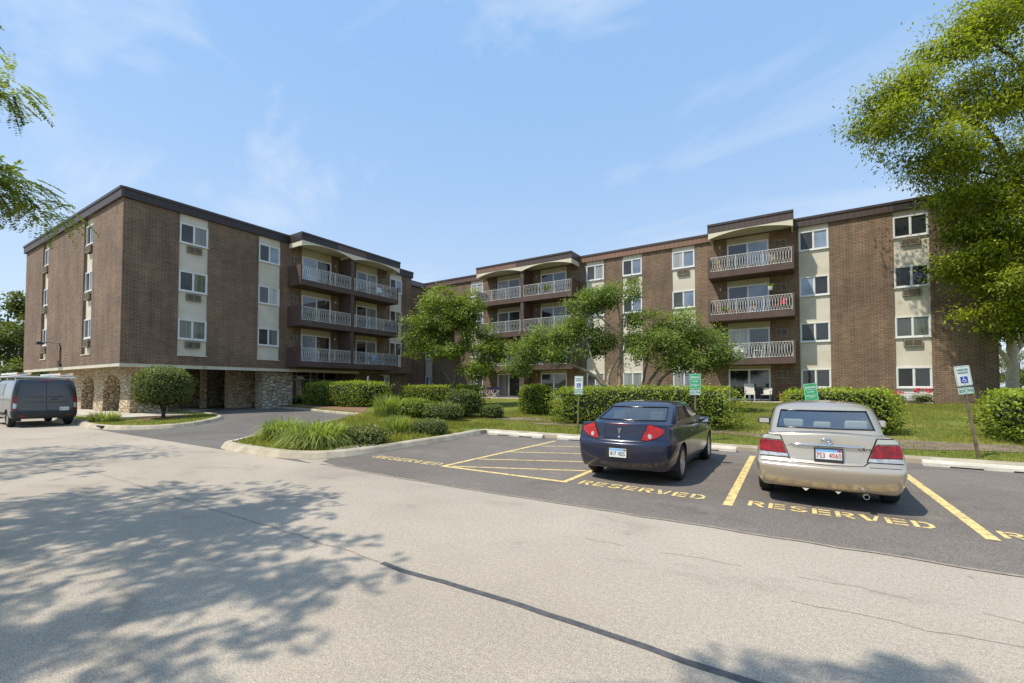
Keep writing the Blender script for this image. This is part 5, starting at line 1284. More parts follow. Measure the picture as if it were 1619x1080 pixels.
# beige sedan, seen square from behind
CA = dict(half=.90, R=.325, rim=.205, spokes=7, axles=(1.13, 3.85), paint='beige', glass='glass_clear', bumper_rows=(0, 1, 2),
    shell=sedan_shell(4.8, .90, [1.055, 1.06, 1.05, 1.03, 1.01, .99, .975, .97, .93, .86, .76, .68], [.27, .25, .22, .21, .20, .20, .20, .20, .21, .22, .22, .24], .605, .765,
                      [.10, .03, .0, .012, .10, .125, .130, .145], .12, crown=.035),
    cab=dict(cols=cab_cols(.66, 1.48, 3.72, 2.92, .745, .655), z0=.995, z1=1.385, dome=1.45, yr=1.52, yf=2.92, **GROW))
CA['loc'] = (29.89, -0.78, 0.008)
root, body, bump, roof, rw, B = sedan('parked_car', 'beige sedan with red and clear tail lamps parked right of the dark blue car', CA, CA['loc'], 0.0)
for s in (1, -1):
    k = 1/math.sqrt(2); d = (-s*k*.9, 1*k*1.1, 0)
    to = lambda u, v, s=s: (s*(u), -.3+.0, v)
    dd = (-s*.22, 1, 0)
    to = lambda u, v, s=s: (s*(u+.066), -.3, v)
    q = patch(B, 'tail_lamp', [(.87, .755), (.505, .745), (.572, .915), (.87, .92)], to, dd, .009, M['red_lamp'], root, .022)
    patch(B, 'lamp_lens', [(.574, .921), (.605, .995), (.80, .99), (.87, .934)], to, dd, .009, M['amber_lamp'], q, .022)
    patch(B, 'lamp_lens', [(.475, .695), (.503, .741), (.87, .751), (.87, .69)], to, dd, .009, M['clear_lamp'], q, .022)
    gm = MB(); seam(gm, B, [to(u, v) for u, v in [(.87, .685), (.468, .690), (.598, 1.003), (.80, .998)]], dd, .012, .006, .02); seam(gm, B, [to(.505, .743), to(.87, .753)], dd, .008, .012, .02); seam(gm, B, [to(.575, .927), to(.87, .932)], dd, .008, .012, .02); gm.build('lamp_gap', M['seam'], q, uv=False)
sm = Gaps(root)
seam(sm, B, [(-.615, -.3, 1.01), (-.465, -.3, .69), (-.40, -.3, .632), (0, -.3, .620), (.40, -.3, .632), (.465, -.3, .69), (.615, -.3, 1.01)], (0, 1, 0), .014)
seam(sm, B, [(-.80, -.3, .622), (-.46, -.3, .625)], (0, 1, 0), .012); seam(sm, B, [(.46, -.3, .625), (.80, -.3, .622)], (0, 1, 0), .012)
for s in (1, -1):
    for yy in (1.62, 2.36, 3.42): seam(sm, B, [(s*1.4, yy, .30), (s*1.4, yy, .96)], (-s, 0, 0), .007)
    seam(sm, B, [(s*1.4, 1.62, .30), (s*1.4, 3.42, .30)], (-s, 0, 0), .007)
sm.done()
h = cast(B, Vector((0, -.3, .76)), Vector((0, 1, 0)), 0)
pc = patch(B, 'plate_recess', [(-.36, .68), (.36, .68), (.42, .875), (-.42, .875)], lambda u, v: (u, -.3, v), (0, 1, 0), .003, M['beige'], root, .05)
plate(root, 0.02, h.y-.022, .765, '753  4060', M['plate_red'], -.06, frame=True)
mb = MB(); mb.tube([(x, cast(B, Vector((x, -.3, .885)), Vector((0, 1, 0)), 0).y-.022, .885-.006*abs(x/.4)**3) for x in np.linspace(-.42, .42, 15)], [.008]+[.019]*13+[.008], 8)
mb.build('chrome_trim', M['chrome'], root, True, uv=False)
def oval(mb, cx, cz, a, b, y, r, n=24): mb.tube([(cx+a*math.cos(6.2832*i/n), y, cz+b*math.sin(6.2832*i/n)) for i in range(n+1)], r, 5, cap=False)
ye = cast(B, Vector((0, -.3, .945)), Vector((0, 1, 0)), 0).y-.008
mb = MB(); oval(mb, 0, .945, .068, .040, ye, .008); oval(mb, 0, .957, .042, .018, ye-.002, .006); oval(mb, 0, .943, .019, .032, ye-.004, .006)
mb.build('badge', M['chrome'], root, True, uv=False)
yb = cast(B, Vector((.5, -.3, .86)), Vector((0, 1, 0)), 0).y-.006
text_obj('badge_lettering', 'CAMRY', .046, Matrix.Translation((.445, min(cast(B, Vector((xx, -.3, zz)), Vector((0, 1, 0)), 0).y for xx in (.36, .52) for zz in (.82, .88))-.004, .852)) @ Matrix.Rotation(.10, 4, 'Z') @ RX, M['plastic'], root, .002, sx=1.25, shear=.2)
text_obj('badge_lettering', 'LE', .045, Matrix.Translation((-.46, cast(B, Vector((-.42, -.3, .87)), Vector((0, 1, 0)), 0).y-.004, .872)) @ Matrix.Rotation(-.10, 4, 'Z') @ RX, M['chrome'], root, .002, sx=1.6)
trims(root, M['glass_trim'])
for x in (-.40, 0.0, .44): headrest(root, x, 1.35, 1.03, .30 if x else .24, .14 if x else .11, M['seat_pale'])
for x in (-.36, .38): headrest(root, x, 2.35, 1.08, .26, .2, M['cabin'])
mb = MB(); mb.box(-.60, .60, 1.12, 1.45, .99, 1.035); mb.build('parcel_shelf', M['seat_pale'], root, uv=False)
mb = MB(); mb.box(-.09, .09, 1.02, 1.10, 1.035, 1.065); mb.build('brake_light', M['cabin'], root, bevel=.01, uv=False)
mirror(root, -.86, 3.15, 1.02, M['plastic'], -1); mirror(root, .86, 3.15, 1.02, M['beige'], 1)
mb = MB(); mb.lathe([(.028, -.06), (.034, -.06), (.034, .2), (.028, .2)], 14, 0, Matrix.Translation((.42, .12, .24)) @ Matrix.Rotation(-math.pi/2, 4, 'X'))
mb.lathe([(.11, 0), (.11, .5)], 12, 1, Matrix.Translation((.42, .25, .30)) @ Matrix.Rotation(-math.pi/2, 4, 'X'), True); mb.build('exhaust', [M['rim'], M['plastic']], root, uv=False)
for x in (-.25, .12):
    mb = MB(); mb.add([(x-.04, .12, .27), (x+.04, .12, .27), (x, .10, .235), (x, .16, .25)], [(0, 1, 2), (0, 2, 3), (1, 3, 2)]); mb.build('tow_hook', M['beige'], root, uv=False)

# dark blue sedan, seen from behind and to its right
PO = dict(half=.90, R=.325, rim=.215, spokes=9, axles=(1.0, 3.85), paint='navy', glass='glass_dark', bumper_rows=(0, 1, 2),
    shell=sedan_shell(4.78, .90, [1.080, 1.09, 1.075, 1.05, 1.02, .99, .965, .955, .91, .84, .74, .66], [.25, .24, .22, .21, .20, .20, .20, .20, .21, .22, .22, .24], .725, .86,
                      [.11, .03, .0, .015, .085, .095, .10, .115], .17, crown=.035, plan0=(.88, .95, .985)),
    cab=dict(cols=cab_cols(.52, 1.40, 3.68, 2.80, .79, .62), z0=1.02, z1=1.372, yr=1.45, yf=2.80, **GROW))
PO['loc'] = (26.90, -0.70, 0.008)
root, body, bump, roof, rw, B = sedan('parked_car', 'dark blue sedan with big red corner tail lamps parked beside the striped bay', PO, PO['loc'], 0.0)
for s in (1, -1):
    dd = Vector((-s*.62, 1, 0)).normalized()
    to = lambda u, v, s=s: (s*(u+.37), -.5+.0, v)
    q = patch(B, 'tail_lamp', [(.40, .785), (.50, .778), (.67, .82), (.83, .91), (.83, .975), (.63, 1.03), (.53, 1.045)], to, dd, .010, M['red_bright'], root, .022)
    gm = MB(); seam(gm, B, [to(u, v) for u, v in [(.83, .905), (.67, .813), (.50, .771), (.393, .780), (.525, 1.052), (.63, 1.037), (.83, .98)]], dd, .012, .006, .02); gm.build('lamp_gap', M['seam'], q, uv=False)
    c = (.56, .852); patch(B, 'reverse_lamp', [(c[0]+.040*math.cos(k*.5236), c[1]+.042*math.sin(k*.5236)) for k in range(12)], to, dd, .014, M['clear_lamp'], q, .02)
sm = Gaps(root)
seam(sm, B, [(-.575, -.3, 1.05), (-.45, -.3, .76), (-.40, -.3, .745), (.40, -.3, .745), (.45, -.3, .76), (.575, -.3, 1.05)], (0, 1, 0), .014)
for s in (1, -1):
    for yy in (1.50, 2.42, 3.38): seam(sm, B, [(s*1.4, yy, .30), (s*1.4, yy, .96)], (-s, 0, 0), .008)
    seam(sm, B, [(s*1.4, 1.45, .30), (s*1.4, 3.38, .30)], (-s, 0, 0), .008)
    seam(sm, B, [(s*1.4, .12, .70), (s*1.4, .66, .66)], (-s, 0, 0), .006)
sm.done()
patch(B, 'plate_recess', [(-.235, .455), (.235, .455), (.235, .655), (-.235, .655)], lambda u, v: (u, -.3, v), (0, 1, 0), .004, M['plastic'], root, .05)
h = cast(B, Vector((0, -.3, .55)), Vector((0, 1, 0)), 0); plate(root, 0, h.y-.014, .552, '817 1825', M['plate_ink'], -.03)
ye = cast(B, Vector((0, -.3, .92)), Vector((0, 1, 0)), 0).y-.012
mb = MB(); mb.add([(-.038, ye, .985), (0, ye-.004, .972), (.038, ye, .985), (0, ye, .86), (-.038, ye+.01, .985), (.038, ye+.01, .985), (0, ye+.01, .86)], [(0, 3, 1), (1, 3, 2), (0, 4, 6, 3), (2, 3, 6, 5)])
mb.lathe([(.018, 0), (.018, .006), (.0, .008)], 12, 0, Matrix.Translation((0, ye+.0, .825)) @ Matrix.Rotation(math.pi/2, 4, 'X'))
mb.build('badge', M['chrome'], root, uv=False)
text_obj('badge_lettering', 'PONTIAC G6', .040, Matrix.Translation((-.30, cast(B, Vector((-.34, -.3, .795)), Vector((0, 1, 0)), 0).y-.004, .797)) @ RX, M['chrome'], root, .002, sx=1.1)
patch(B, 'brake_light', [(-.16, 1.038), (.16, 1.038), (.16, 1.052), (-.16, 1.052)], lambda u, v: (u, -.3, v), (0, 1, 0), .004, M['red_lamp'], root, .05)
trims(root, M['glass_trim'], .012)
for x in (-.37, .37): headrest(root, x, 1.22, 1.04, .26, .19, M['seat_grey'])
for x in (-.37, .37): headrest(root, x, 2.25, 1.04, .26, .2, M['cabin'])
mirror(root, .86, 3.02, .99, M['navy'], 1); mirror(root, -.86, 3.02, .99, M['navy'], -1)
for yy in (1.66, 2.58):
    for s in (1, -1):
        hh = cast(B, Vector((s*1.4, yy, .86)), Vector((-s, 0, 0)), 0); mb = MB(); mb.tube([(hh.x-s*.005, yy-.02, .86), (hh.x+s*.022, yy+.02, .862), (hh.x+s*.022, yy+.15, .862), (hh.x-s*.005, yy+.19, .86)], .013, 6); mb.build('door_handle', M['navy'], root, True, uv=False)

# grey cargo van at the far left
VL, VH = 5.55, 1.03
def van_rows(a):
    zt = [2.02, 2.08, 2.09, 2.09, 2.09, 2.09, 2.06, 1.60, 1.30, 1.12, 1.0][a]; p = [.985, 1, 1, 1, 1, 1, 1, .99, .97, .93, .86][a]; lo = .34
    m = 1.02 if zt > 1.4 else lo+(zt-lo)*.55
    return [(lo, VH*.92*p), (lo+.12, VH*.985*p), (.60, VH*1.0*p), (.64, VH*1.0*p), (m, VH*.995*p), (m+(zt-m)*.35, VH*.985*p), (m+(zt-m)*.80, VH*.90*p), (zt-.06, VH*.84*p), (zt, VH*.72*p)]
vs = dict(Y=[0, .2, .6, 1.1, 1.9, 3.0, 3.7, 4.4, 4.75, 5.25, VL], rows=van_rows, cols=[-1, -.9, -.5, 0, .5, .9, 1], rear=[.05, .0, .0, .03, .05, .06, .10, .13, .20], front=[.1, .03, 0, 0, .04, .08, .12, .2, .3], rbow=.10, fbow=.35, crown=.03)
root = empty('cargo_van', (2.05, -3.0, 0.006), math.pi/2); tag(root, 'dark grey low roofed cargo van with a white ladder rack parked along the kerb', 'van')
V, F, T = shell_cage(vs); mi = [1 if (t[0] == 'rear' and t[1] in (0, 1, 2)) or (t[0] == 'side' and t[1] == 0 and t[2] in (0, 1, 2)) else (2 if t[0] == 'bottom' else 0) for t in T]
me = subdivided(V, F, mi, 3); wh = [(1.0, .35), (4.35, .35)]; fx = arches(wh, .42, .7)
body = split_mesh(me, {0}, 'body', M['van_grey'], root, fx); bump = split_mesh(me, {1}, 'bumper', M['plastic'], root, fx); B = bvh_of([body, bump])
for y in (1.0, 4.35):
    for s in (1, -1): wheel(root, s*(VH-.14), y, .35, .22, .21, 6, s)
liner(root, wh, .415, .65, 1.0)
sm = Gaps(root); R_ = (0, 1, 0)
seam(sm, B, [(0, -.3, .66), (0, -.3, 2.0)], R_, .016); seam(sm, B, [(-.88, -.3, .72), (.88, -.3, .72)], R_, .008); seam(sm, B, [(-.86, -.3, .66), (-.88, -.3, 1.4), (-.76, -.3, 1.95), (.76, -.3, 1.95), (.88, -.3, 1.4), (.86, -.3, .66)], R_, .012)
for yy in (1.75, 3.05, 4.15):
    for s in (1, -1): seam(sm, B, [(s*1.5, yy, .42), (s*1.5, yy, 1.9)], (-s, 0, 0), .012)
sm.done()
# pressed swage lines across the rear doors
mb = MB()
for za, zc, hgt in ((1.30, 1.42, .05), (1.06, 1.06, .035)):
    for s in (1, -1):
        pts = [(s*.06, -.3, za), (s*.55, -.3, za), (s*.72, -.3, zc), (s*.84, -.3, zc+.03)] if zc != za else [(s*.06, -.3, za), (s*.66, -.3, za)]
        seam(mb, B, pts, R_, hgt, .014)
mb.build('door_swage', M['van_grey'], root, True, uv=False)
for s in (1, -1):
    to = lambda u, v, s=s: (s*(u+.2), -.4, v); dd = (-s*.5, 1, 0)
    q = patch(B, 'tail_lamp', [(.93, 1.02), (1.045, 1.04), (1.045, 1.36), (.93, 1.34)], to, dd, .014, M['red_lamp'], root, .04)
    patch(B, 'lamp_lens', [(.93, .82), (1.04, .80), (1.045, 1.036), (.93, 1.016)], to, dd, .014, M['clear_lamp'], q, .04); patch(B, 'lamp_lens', [(.93, .71), (1.035, .70), (1.04, .796), (.93, .816)], to, dd, .014, M['red_lamp'], q, .04)
    patch(B, 'side_window', [(1.85, 1.33), (2.95, 1.33), (2.95, 1.88), (1.85, 1.88)], lambda u, v, s=s: (s*1.5, u, v), (-s, 0, 0), .006, M['pane_dark'], root, .06)
    patch(B, 'side_window', [(3.15, 1.30), (4.05, 1.30), (3.72, 1.88), (3.15, 1.88)], lambda u, v, s=s: (s*1.5, u, v), (-s, 0, 0), .006, M['pane_dark'], root, .06)
    patch(B, 'side_moulding', [(1.46, .50), (3.88, .50), (3.88, .62), (1.46, .62)], lambda u, v, s=s: (s*1.5, u, v), (-s, 0, 0), .012, M['plastic'], root, .06)
    patch(B, 'reflector', [(.60, .47), (.80, .47), (.80, .51), (.60, .51)], lambda u, v, s=s: (s*u, -.3, v), R_, .006, M['red_lamp'], root, .06)
patch(B, 'brake_light', [(-.18, 1.965), (.18, 1.965), (.18, 1.995), (-.18, 1.995)], lambda u, v: (u, -.3, v), R_, .008, M['red_lamp'], root, .06)
patch(B, 'windshield', [(-.8, 1.40), (.8, 1.40), (.72, 1.95), (-.72, 1.95)], lambda u, v: (u, 5.8, v), (0, -1, 0), .008, M['pane_dark'], root, .08)
yv = cast(B, Vector((.5, -.3, .83)), Vector((0, 1, 0)), 0).y
plate(root, .56, min(cast(B, Vector((xx, -.3, zz)), Vector((0, 1, 0)), 0).y for xx in (.40, .72) for zz in (.70, .84))-.012, .765, '2217 I117', M['plate_ink'], 0, top=False)
text_obj('badge_lettering', 'TRANSIT', .07, Matrix.Translation((-.62, yv-.006, .80)) @ RX, M['chrome'], root, .002, sx=.9); text_obj('badge_lettering', '250', .06, Matrix.Translation((.62, yv-.006, .92)) @ RX, M['chrome'], root, .002)
mb = MB(); mb.box(.14, .36, yv-.03, yv-.005, 1.17, 1.21); mb.build('door_handle', M['plastic'], root, bevel=.01, uv=False)
mb = MB()
for y in (.45, 2.0, 3.4):
    mb.tube([(-.86, y, 2.02), (-.88, y, 2.16), (.88, y, 2.16), (.86, y, 2.02)], .028, 6)
for x in (-.9, .9): mb.tube([(x, .28, 2.19), (x, 3.6, 2.19)], .026, 6)
mb.tube([(-.98, .30, 2.17), (.98, .30, 2.13)], .040, 8)
mb.build('ladder_rack', M['white'], root, uv=False)
mirror(root, 1.0, 4.1, 1.35, M['plastic'], 1); mirror(root, -1.0, 4.1, 1.35, M['plastic'], -1)
def ladder(label, xw, yw, z, L, tilt):
    mb = MB()
    for s in (-.2, .2):
        mb.box(0, L, s-.015, s+.015, -.04, .04, 0); mb.box(-.10, .0, s-.02, s+.02, -.045, .045, 1)
    k = int(L/.3)
    for i in range(k): mb.tube([(.15+i*.3, -.2, 0), (.15+i*.3, .2, 0)], .016, 6, 2)
    o = mb.build('ladder', [M['white'], M['orange'], M['rim']], uv=False); o.location = (xw, yw, z); o.rotation_euler = (tilt, 0, math.pi); return tag(o, label, 'ladder', 'ladders on the van roof')
ladder('red tipped white ladder on the kerb side of the van roof rack', 1.85, -2.35, 2.30, 3.4, 0.0)
ladder('white ladder on the street side of the van roof rack', 1.60, -3.62, 2.31, 3.2, 0.0)
# ------------------------------------------------------------------ parking stops
def stop_mesh():
    mb = MB(); L = 2.28; n = [0, .02, .42, .44, .92, .94, 1.34, 1.36, 1.84, 1.86, 2.26, L]
    sec = lambda z0: [(-.085, z0), (-.082, .07), (-.055, .118), (-.03, .128), (.03, .128), (.055, .118), (.082, .07), (.085, z0)]
    vs = []; z0s = [.02, 0, 0, .028, .028, 0, 0, .028, .028, 0, 0, .02]
    for i, x in enumerate(n):
        e = 0.75 if i in (0, 11) else 1
        vs += [(x-L/2, a*e, b if b <= .03 else b*(.93 if e < 1 else 1)) for a, b in sec(z0s[i])]
    fs = [(i*8+j, (i+1)*8+j, (i+1)*8+(j+1) % 8, i*8+(j+1) % 8) for i in range(11) for j in range(8)] + [tuple(range(8)), tuple(range(95, 87, -1))]
    mb.add(vs, fs); return mb
s0 = stop_mesh().build('parking_stop', M['stop'], uv=False)
for i, (x, y, rz, lab) in enumerate([(21.25, 4.86, -.02, 'concrete parking stop in the empty stall beside the planter'), (24.05, 4.88, .02, 'concrete parking stop at the head of the striped bay'),
      (27.05, 4.86, .0, 'concrete parking stop in front of the dark blue car'), (32.95, 4.74, -.03, 'pale concrete parking stop in the empty stall at the right edge')]):
    o = s0 if i == 0 else s0.copy()
    if i: COL.objects.link(o)
    o.location = (x, y, 0.008); o.rotation_euler = (0, 0, rz); tag(o, lab, 'parking stop', 'concrete parking stops along the kerb')
# ------------------------------------------------------------------ signs
def round_rect(w, h, r, n=5):
    P = []
    for cx, cy, a0 in ((w/2-r, h/2-r, 0), (-w/2+r, h/2-r, 90), (-w/2+r, -h/2+r, 180), (w/2-r, -h/2+r, 270)):
        for k in range(n+1): a = rad(a0+90*k/n); P.append((cx+r*math.cos(a), cy+r*math.sin(a)))
    return P
UP = Matrix(((1, 0, 0, 0), (0, 0, -1, 0), (0, 1, 0, 0), (0, 0, 0, 1)))
def wheelchair(o, cz, s, wide=1.0):
    mb = MB(); mb.prism([(-s/2*wide, -s/2), (s/2*wide, -s/2), (s/2*wide, s/2), (-s/2*wide, s/2)], .0025, .0035, 0, UP_at(o, cz)); q = mb.build('symbol', M['ink_blue'], o, uv=False)
    mb = MB(); A = UP_at(o, cz); k = s
    mb.ribbon([(-.03*k+.22*k*math.cos(rad(a)), -.14*k+.22*k*math.sin(rad(a))) for a in range(100, 351, 25)], .06*k, 0, A, .0045)
    mb.ribbon([(-.08*k, .26*k), (-.05*k, .0), (.14*k, .0), (.24*k, -.26*k), (.33*k, -.24*k)], .075*k, 0, A, .0055)
    mb.ribbon([(-.06*k, .12*k), (.1*k, .12*k)], .05*k, 0, A, .0065)
    mb.prism([(-.09*k+.065*k*math.cos(a*.785), .36*k+.065*k*math.sin(a*.785)) for a in range(8)], .004, .0055, 0, A)
    mb.build('symbol_figure', M['ink_white'], q, uv=False)
def UP_at(o, cz): return Matrix.Translation((0, -.03, cz)) @ UP
def sign_post(name, label, x, y, z, rot, top, post, faces):
    root = empty(name, (x, y, z)); root.rotation_euler = rot; tag(root, label, 'sign')
    mb = MB(); mb.box(-.012, .012, -.018, -.012, -.1, top-.03)
    for s in (1, -1): mb.box(s*.012, s*.024, -.017, .012, -.1, top-.03); mb.box(s*.024, s*.036, .007, .013, -.1, top-.03)
    mb.build('post', M[post], root, uv=False)
    for kind, cz, w, h in faces:
        mb = MB(); Mx = Matrix.Translation((0, -.024, cz)) @ UP
        mb.prism(round_rect(w, h, .03), -.002, .002, 0, Mx)
        mt = {'white': 'sign_white', 'green': 'sign_green', 'fine': 'sign_pale'}[kind]
        p = mb.build('sign_plate', M[mt], root, uv=False)
        ink = {'white': 'ink_green', 'green': 'ink_white', 'fine': 'ink_green'}[kind]
        mb = MB(); mb.ribbon(round_rect(w-.03, h-.03, .022), .006, 0, UP_at(p, cz), .0002, True)
        if kind == 'green':
            mb.box(-w/2+.02, w/2-.02, -.0302, -.0295, cz+h*.14, cz+h*.155)
            for k, (a, b) in enumerate(((-.11, .11), (-.115, .10), (-.03, .04))): 
                xx = a; zz = cz-h*(.18+.075*k)
                while xx < b: l = random.uniform(.012, .03); mb.box(xx, min(b, xx+l), -.0302, -.0295, zz-.006, zz+.006); xx += l+.007
        for s in (1, -1): mb.lathe([(.008, 0), (.006, .003)], 8, 1, Matrix.Translation((0, -.027, cz+s*(h/2-.035))) @ Matrix.Rotation(math.pi/2, 4, 'X'), True)
        mb.build('border', [M[ink], M['black']], p, uv=False)
        T_ = lambda s, dz, size, sx=.8: text_obj('lettering', s, size, UP_at(p, cz+dz) @ Matrix.Translation((0, 0, .0006)), M[ink], p, .0004, sx=sx, bold=.0012)
        if kind == 'white': T_('RESERVED', h*.30, .060); T_('PARKING', h*.155, .060); wheelchair(p, cz-h*.19, .14)
        elif kind == 'green': T_('RESERVED', h*.265, .064); T_('YOU NEED', h*.005, .040)
        else: T_('$250', 0, .085, .68).data.transform(Matrix.Translation((-.072, 0, 0))); T_('FINE', 0, .085, .72).data.transform(Matrix.Translation((.078, 0, 0)))
    return root
sign_post('parking_sign', 'white reserved parking sign with a wheelchair symbol left of the dark blue car', 23.17, 5.85, .15, (0, rad(1.8), rad(6)), 1.98, 'post', [('white', 1.72, .305, .457), ('fine', 1.40, .305, .152)])
sign_post('parking_sign', 'green reserved sign with a fine plate in front of the dark blue car', 27.02, 5.6, .14, (0, rad(.6), rad(6)), 1.99, 'post', [('green', 1.74, .305, .457), ('fine', 1.42, .305, .152)])
sign_post('parking_sign', 'tilted green reserved sign showing above the roof of the beige car', 29.98, 5.75, .14, (0, rad(-5.5), rad(10)), 1.70, 'post_rust', [('green', 1.45, .305, .457)])
sign_post('parking_sign', 'leaning white reserved parking sign with a fine plate right of the beige car', 32.93, 5.75, .14, (rad(-2), rad(-7.0), rad(22)), 2.10, 'post_rust', [('white', 1.84, .305, .457), ('fine', 1.50, .305, .152)])
# small white notice by the roses, its lines too faint to read
root = empty('notice_board', (34.75, 23.66, .95)); tag(root, 'small white notice with faint lines behind the rose bushes', 'notice')
mb = MB(); mb.box(-.36, .36, 0, .02, .05, .52); mb.build('board', M['white'], root, uv=False)
mb = MB()
for k, n_ in enumerate((.6, .42, .5)):
    xx = -.30
    while xx < -.30+n_: l = random.uniform(.04, .09); mb.box(xx, xx+l, -.004, -.001, .42-k*.13, .45-k*.13); xx += l+.02
mb.build('lettering', M['ac'], root, uv=False)
# leaning white marker behind the mulch bed hedge
mb = MB(); mb.box(-.05, .05, -.015, .015, 0, 2.35); o = mb.build('marker_post', M['white'], uv=False); o.location = (3.6, 12.45, .2); o.rotation_euler = (0, rad(9), rad(35)); tag(o, 'leaning white marker post showing above the hedge', 'post')
mb = MB(); mb.tube([(0, 0, 0), (0, 0, 1.25)], .02, 6); mb.tube([(0, 0, 1.2), (0, -.12, 1.27)], .02, 6); o = mb.build('garden_pipe', M['post_rust'], uv=False); o.location = (8.0, 9.9, .2); tag(o, 'thin upright pipe at the right end of the hedge by the mulch bed', 'pipe')
# storm drain in the island kerb
i0 = 0
mb = MB(); mb.box(-.28, .28, -.03, .03, 0, .115); mb.box(-.31, .31, -.04, .05, .115, .15); o = mb.build('storm_drain', M['black'], uv=False); o.location = (5.55, -2.12, 0.0); o.rotation_euler = (0, 0, .03); tag(o, 'dark storm drain mouth in the island kerb near the van', 'drain')
# ------------------------------------------------------------------ things on patios and balconies
def pot(label, x, y, z, r, h, plant=0.0, mt='terracotta', leaf='leaf', flower=None, spiky=False, group=None):
    root = empty('potted_plant' if plant else 'flower_pot', (x, y, z)); tag(root, label, 'plant pot', group)
    mb = MB(); mb.lathe([(r*.7, 0), (r, h*.82), (r*1.1, h*.82), (r*1.1, h), (r*.9, h), (r*.85, h*.85), (0.001, h*.83)], 14); mb.build('pot', M[mt], root, True, uv=False)
    if plant:
        n = 60 if not spiky else 26; P = rnd(n, r*.5); P[:, 2] = h+np.abs(P[:, 2])*.3
        D = rnd(n, .6); D[:, 2] = np.abs(D[:, 2])+(.4 if not spiky else 1.6); N = rnd(n, .6)+np.array([0, 0, .6])
        card_mesh('foliage', P, D, N, plant*RNG.uniform(.5, 1.1, n), (plant*.28 if not spiky else plant*.09)*np.ones(n), np.clip(RNG.normal(.55, .2, n), 0, 1), M[leaf], root)
        if flower: blossoms(root, 14, r*1.2, r*1.2, h+plant*.5, .035, M[flower], 'flower', .75)
    return root
F4, F3, F2, F1 = 9.07, 6.30, 3.51, 0.865
yb = 23.8-1.25
pot('potted spiky green plant at the left end of the top right balcony', 25.15, yb, F4, .13, .24, .62, spiky=True)
pot('broad terracotta pot near the middle of the top right balcony', 27.35, yb, F4, .17, .22)
pot('pale trough pot left of the middle on the top right balcony', 26.85, yb, F4, .15, .18, .12, 'ac')
pot('small pot with low leaves on the top right balcony', 25.95, yb, F4, .11, .13, .16, 'ac')
pot('terracotta pot with trailing greenery left on the second highest right balcony', 25.75, yb, F3, .16, .24, .40)
for k, x in enumerate((25.25, 26.15, 26.5)): pot('terracotta pot in the row at the left of the second highest right balcony', x, yb, F3, .15, .24, 0.0, group='row of pots on the right wing balcony')
pot('small orange red pot on a stand in the middle of the second highest right balcony', 27.3, yb, F3+.32, .10, .22, .14)
def table(label, x, y, z, w, h, mt):
    root = empty('side_table', (x, y, z)); tag(root, label, 'table'); mb = MB(); mb.box(-w/2, w/2, -w/2, w/2, h-.025, h); mb.build('table_top', M[mt], root, uv=False, bevel=.006)
    for sx in (-1, 1):
        for sy in (-1, 1): q = MB(); q.box(sx*(w/2-.035)-.013, sx*(w/2-.035)+.013, sy*(w/2-.035)-.013, sy*(w/2-.035)+.013, 0, h-.026); q.build('leg', M[mt], root, uv=False)
table('little white stand under the orange red pot on the balcony', 27.3, yb, F3, .34, .32, 'white')
table('white side table on the lowest right wing balcony', 27.55, yb, F2, .48, .46, 'white')
def chair(label, x, y, z, rz, frame, cloth, hb=.95, cat='chair', group=None):
    root = empty('patio_chair', (x, y, z), rz); tag(root, label, cat, group)
    q = MB(); q.box(-.24, .24, -.24, .22, .40, .43); q.build('seat', M[cloth], root, uv=False)
    q = MB(); q.box(-.24, .24, -.015, .015, 0, hb-.42, 0, Matrix.Translation((0, .22, .43)) @ Matrix.Rotation(-.22, 4, 'X')); q.build('backrest', M[cloth], root, uv=False)
    for sx in (-1, 1):
        q = MB(); q.tube([(sx*.26, -.26, 0), (sx*.26, -.22, .62), (sx*.26, .24, .63)], .017, 6); q.build('arm_frame', M[frame], root, uv=False)
        q = MB(); q.tube([(sx*.25, .28, 0), (sx*.25, .2, .42), (sx*.25, .33, hb)], .017, 6); q.build('leg', M[frame], root, uv=False)
    return root
chair('pale high backed patio chair in front of the open glass door of the right wing', 27.05, 22.75, F1, rad(8), 'white', 'cream_cloth', 1.08)
chair('black framed patio chair with a pale cushion beside the pale chair', 27.95, 22.85, F1, rad(-12), 'black', 'cream_cloth', .82)
def deck_chair(x, lab):
    root = empty('folding_chair', (x, 22.9, F1), rad(12)); tag(root, lab, 'folding chair', 'folding chairs on the shaded patio')
    q = MB(); q.box(-.25, .25, -.2, .2, .44, .46); q.build('seat', M['navy_cloth'], root, uv=False); q = MB(); q.box(-.27, .27, .2, .22, .62, .86); q.build('backrest', M['navy_cloth'], root, uv=False)
    for sy in (-.2, .2): q = MB(); q.tube([(-.25, sy, 0), (.25, sy, .46)], .017, 6); q.tube([(.25, sy, 0), (-.25, sy, .46)], .017, 6); q.tube([(-.25, sy, .46), (-.26, sy, .66)], .015, 6); q.tube([(.25, sy, .46), (.26, sy, .66)], .015, 6); q.build('leg_frame', M['white'], root, uv=False)
deck_chair(7.0, 'left of two navy folding chairs on the shaded patio beyond the square bush'); deck_chair(7.75, 'right of two navy folding chairs on the shaded patio beyond the square bush')
chair('dark wicker chair behind the railing at the right of the top right balcony', 28.6, 22.95, F4, rad(30), 'ac', 'ac', .85)
chair('dark lounge chair with red back on the second highest right balcony', 28.7, 22.95, F3, rad(-25), 'black', 'plate_red', .9)
chair('white chair at the left end of the lowest right wing balcony', 26.5, 22.95, F2, rad(20), 'white', 'white', .9); chair('dark chair at the right end of the lowest right wing balcony', 28.75, 22.9, F2, rad(-20), 'black', 'black', .85)
pot('fern in a pot on the top balcony of the middle bay', 13.0, yb, F4, .15, .26, .62, leaf='leaf')
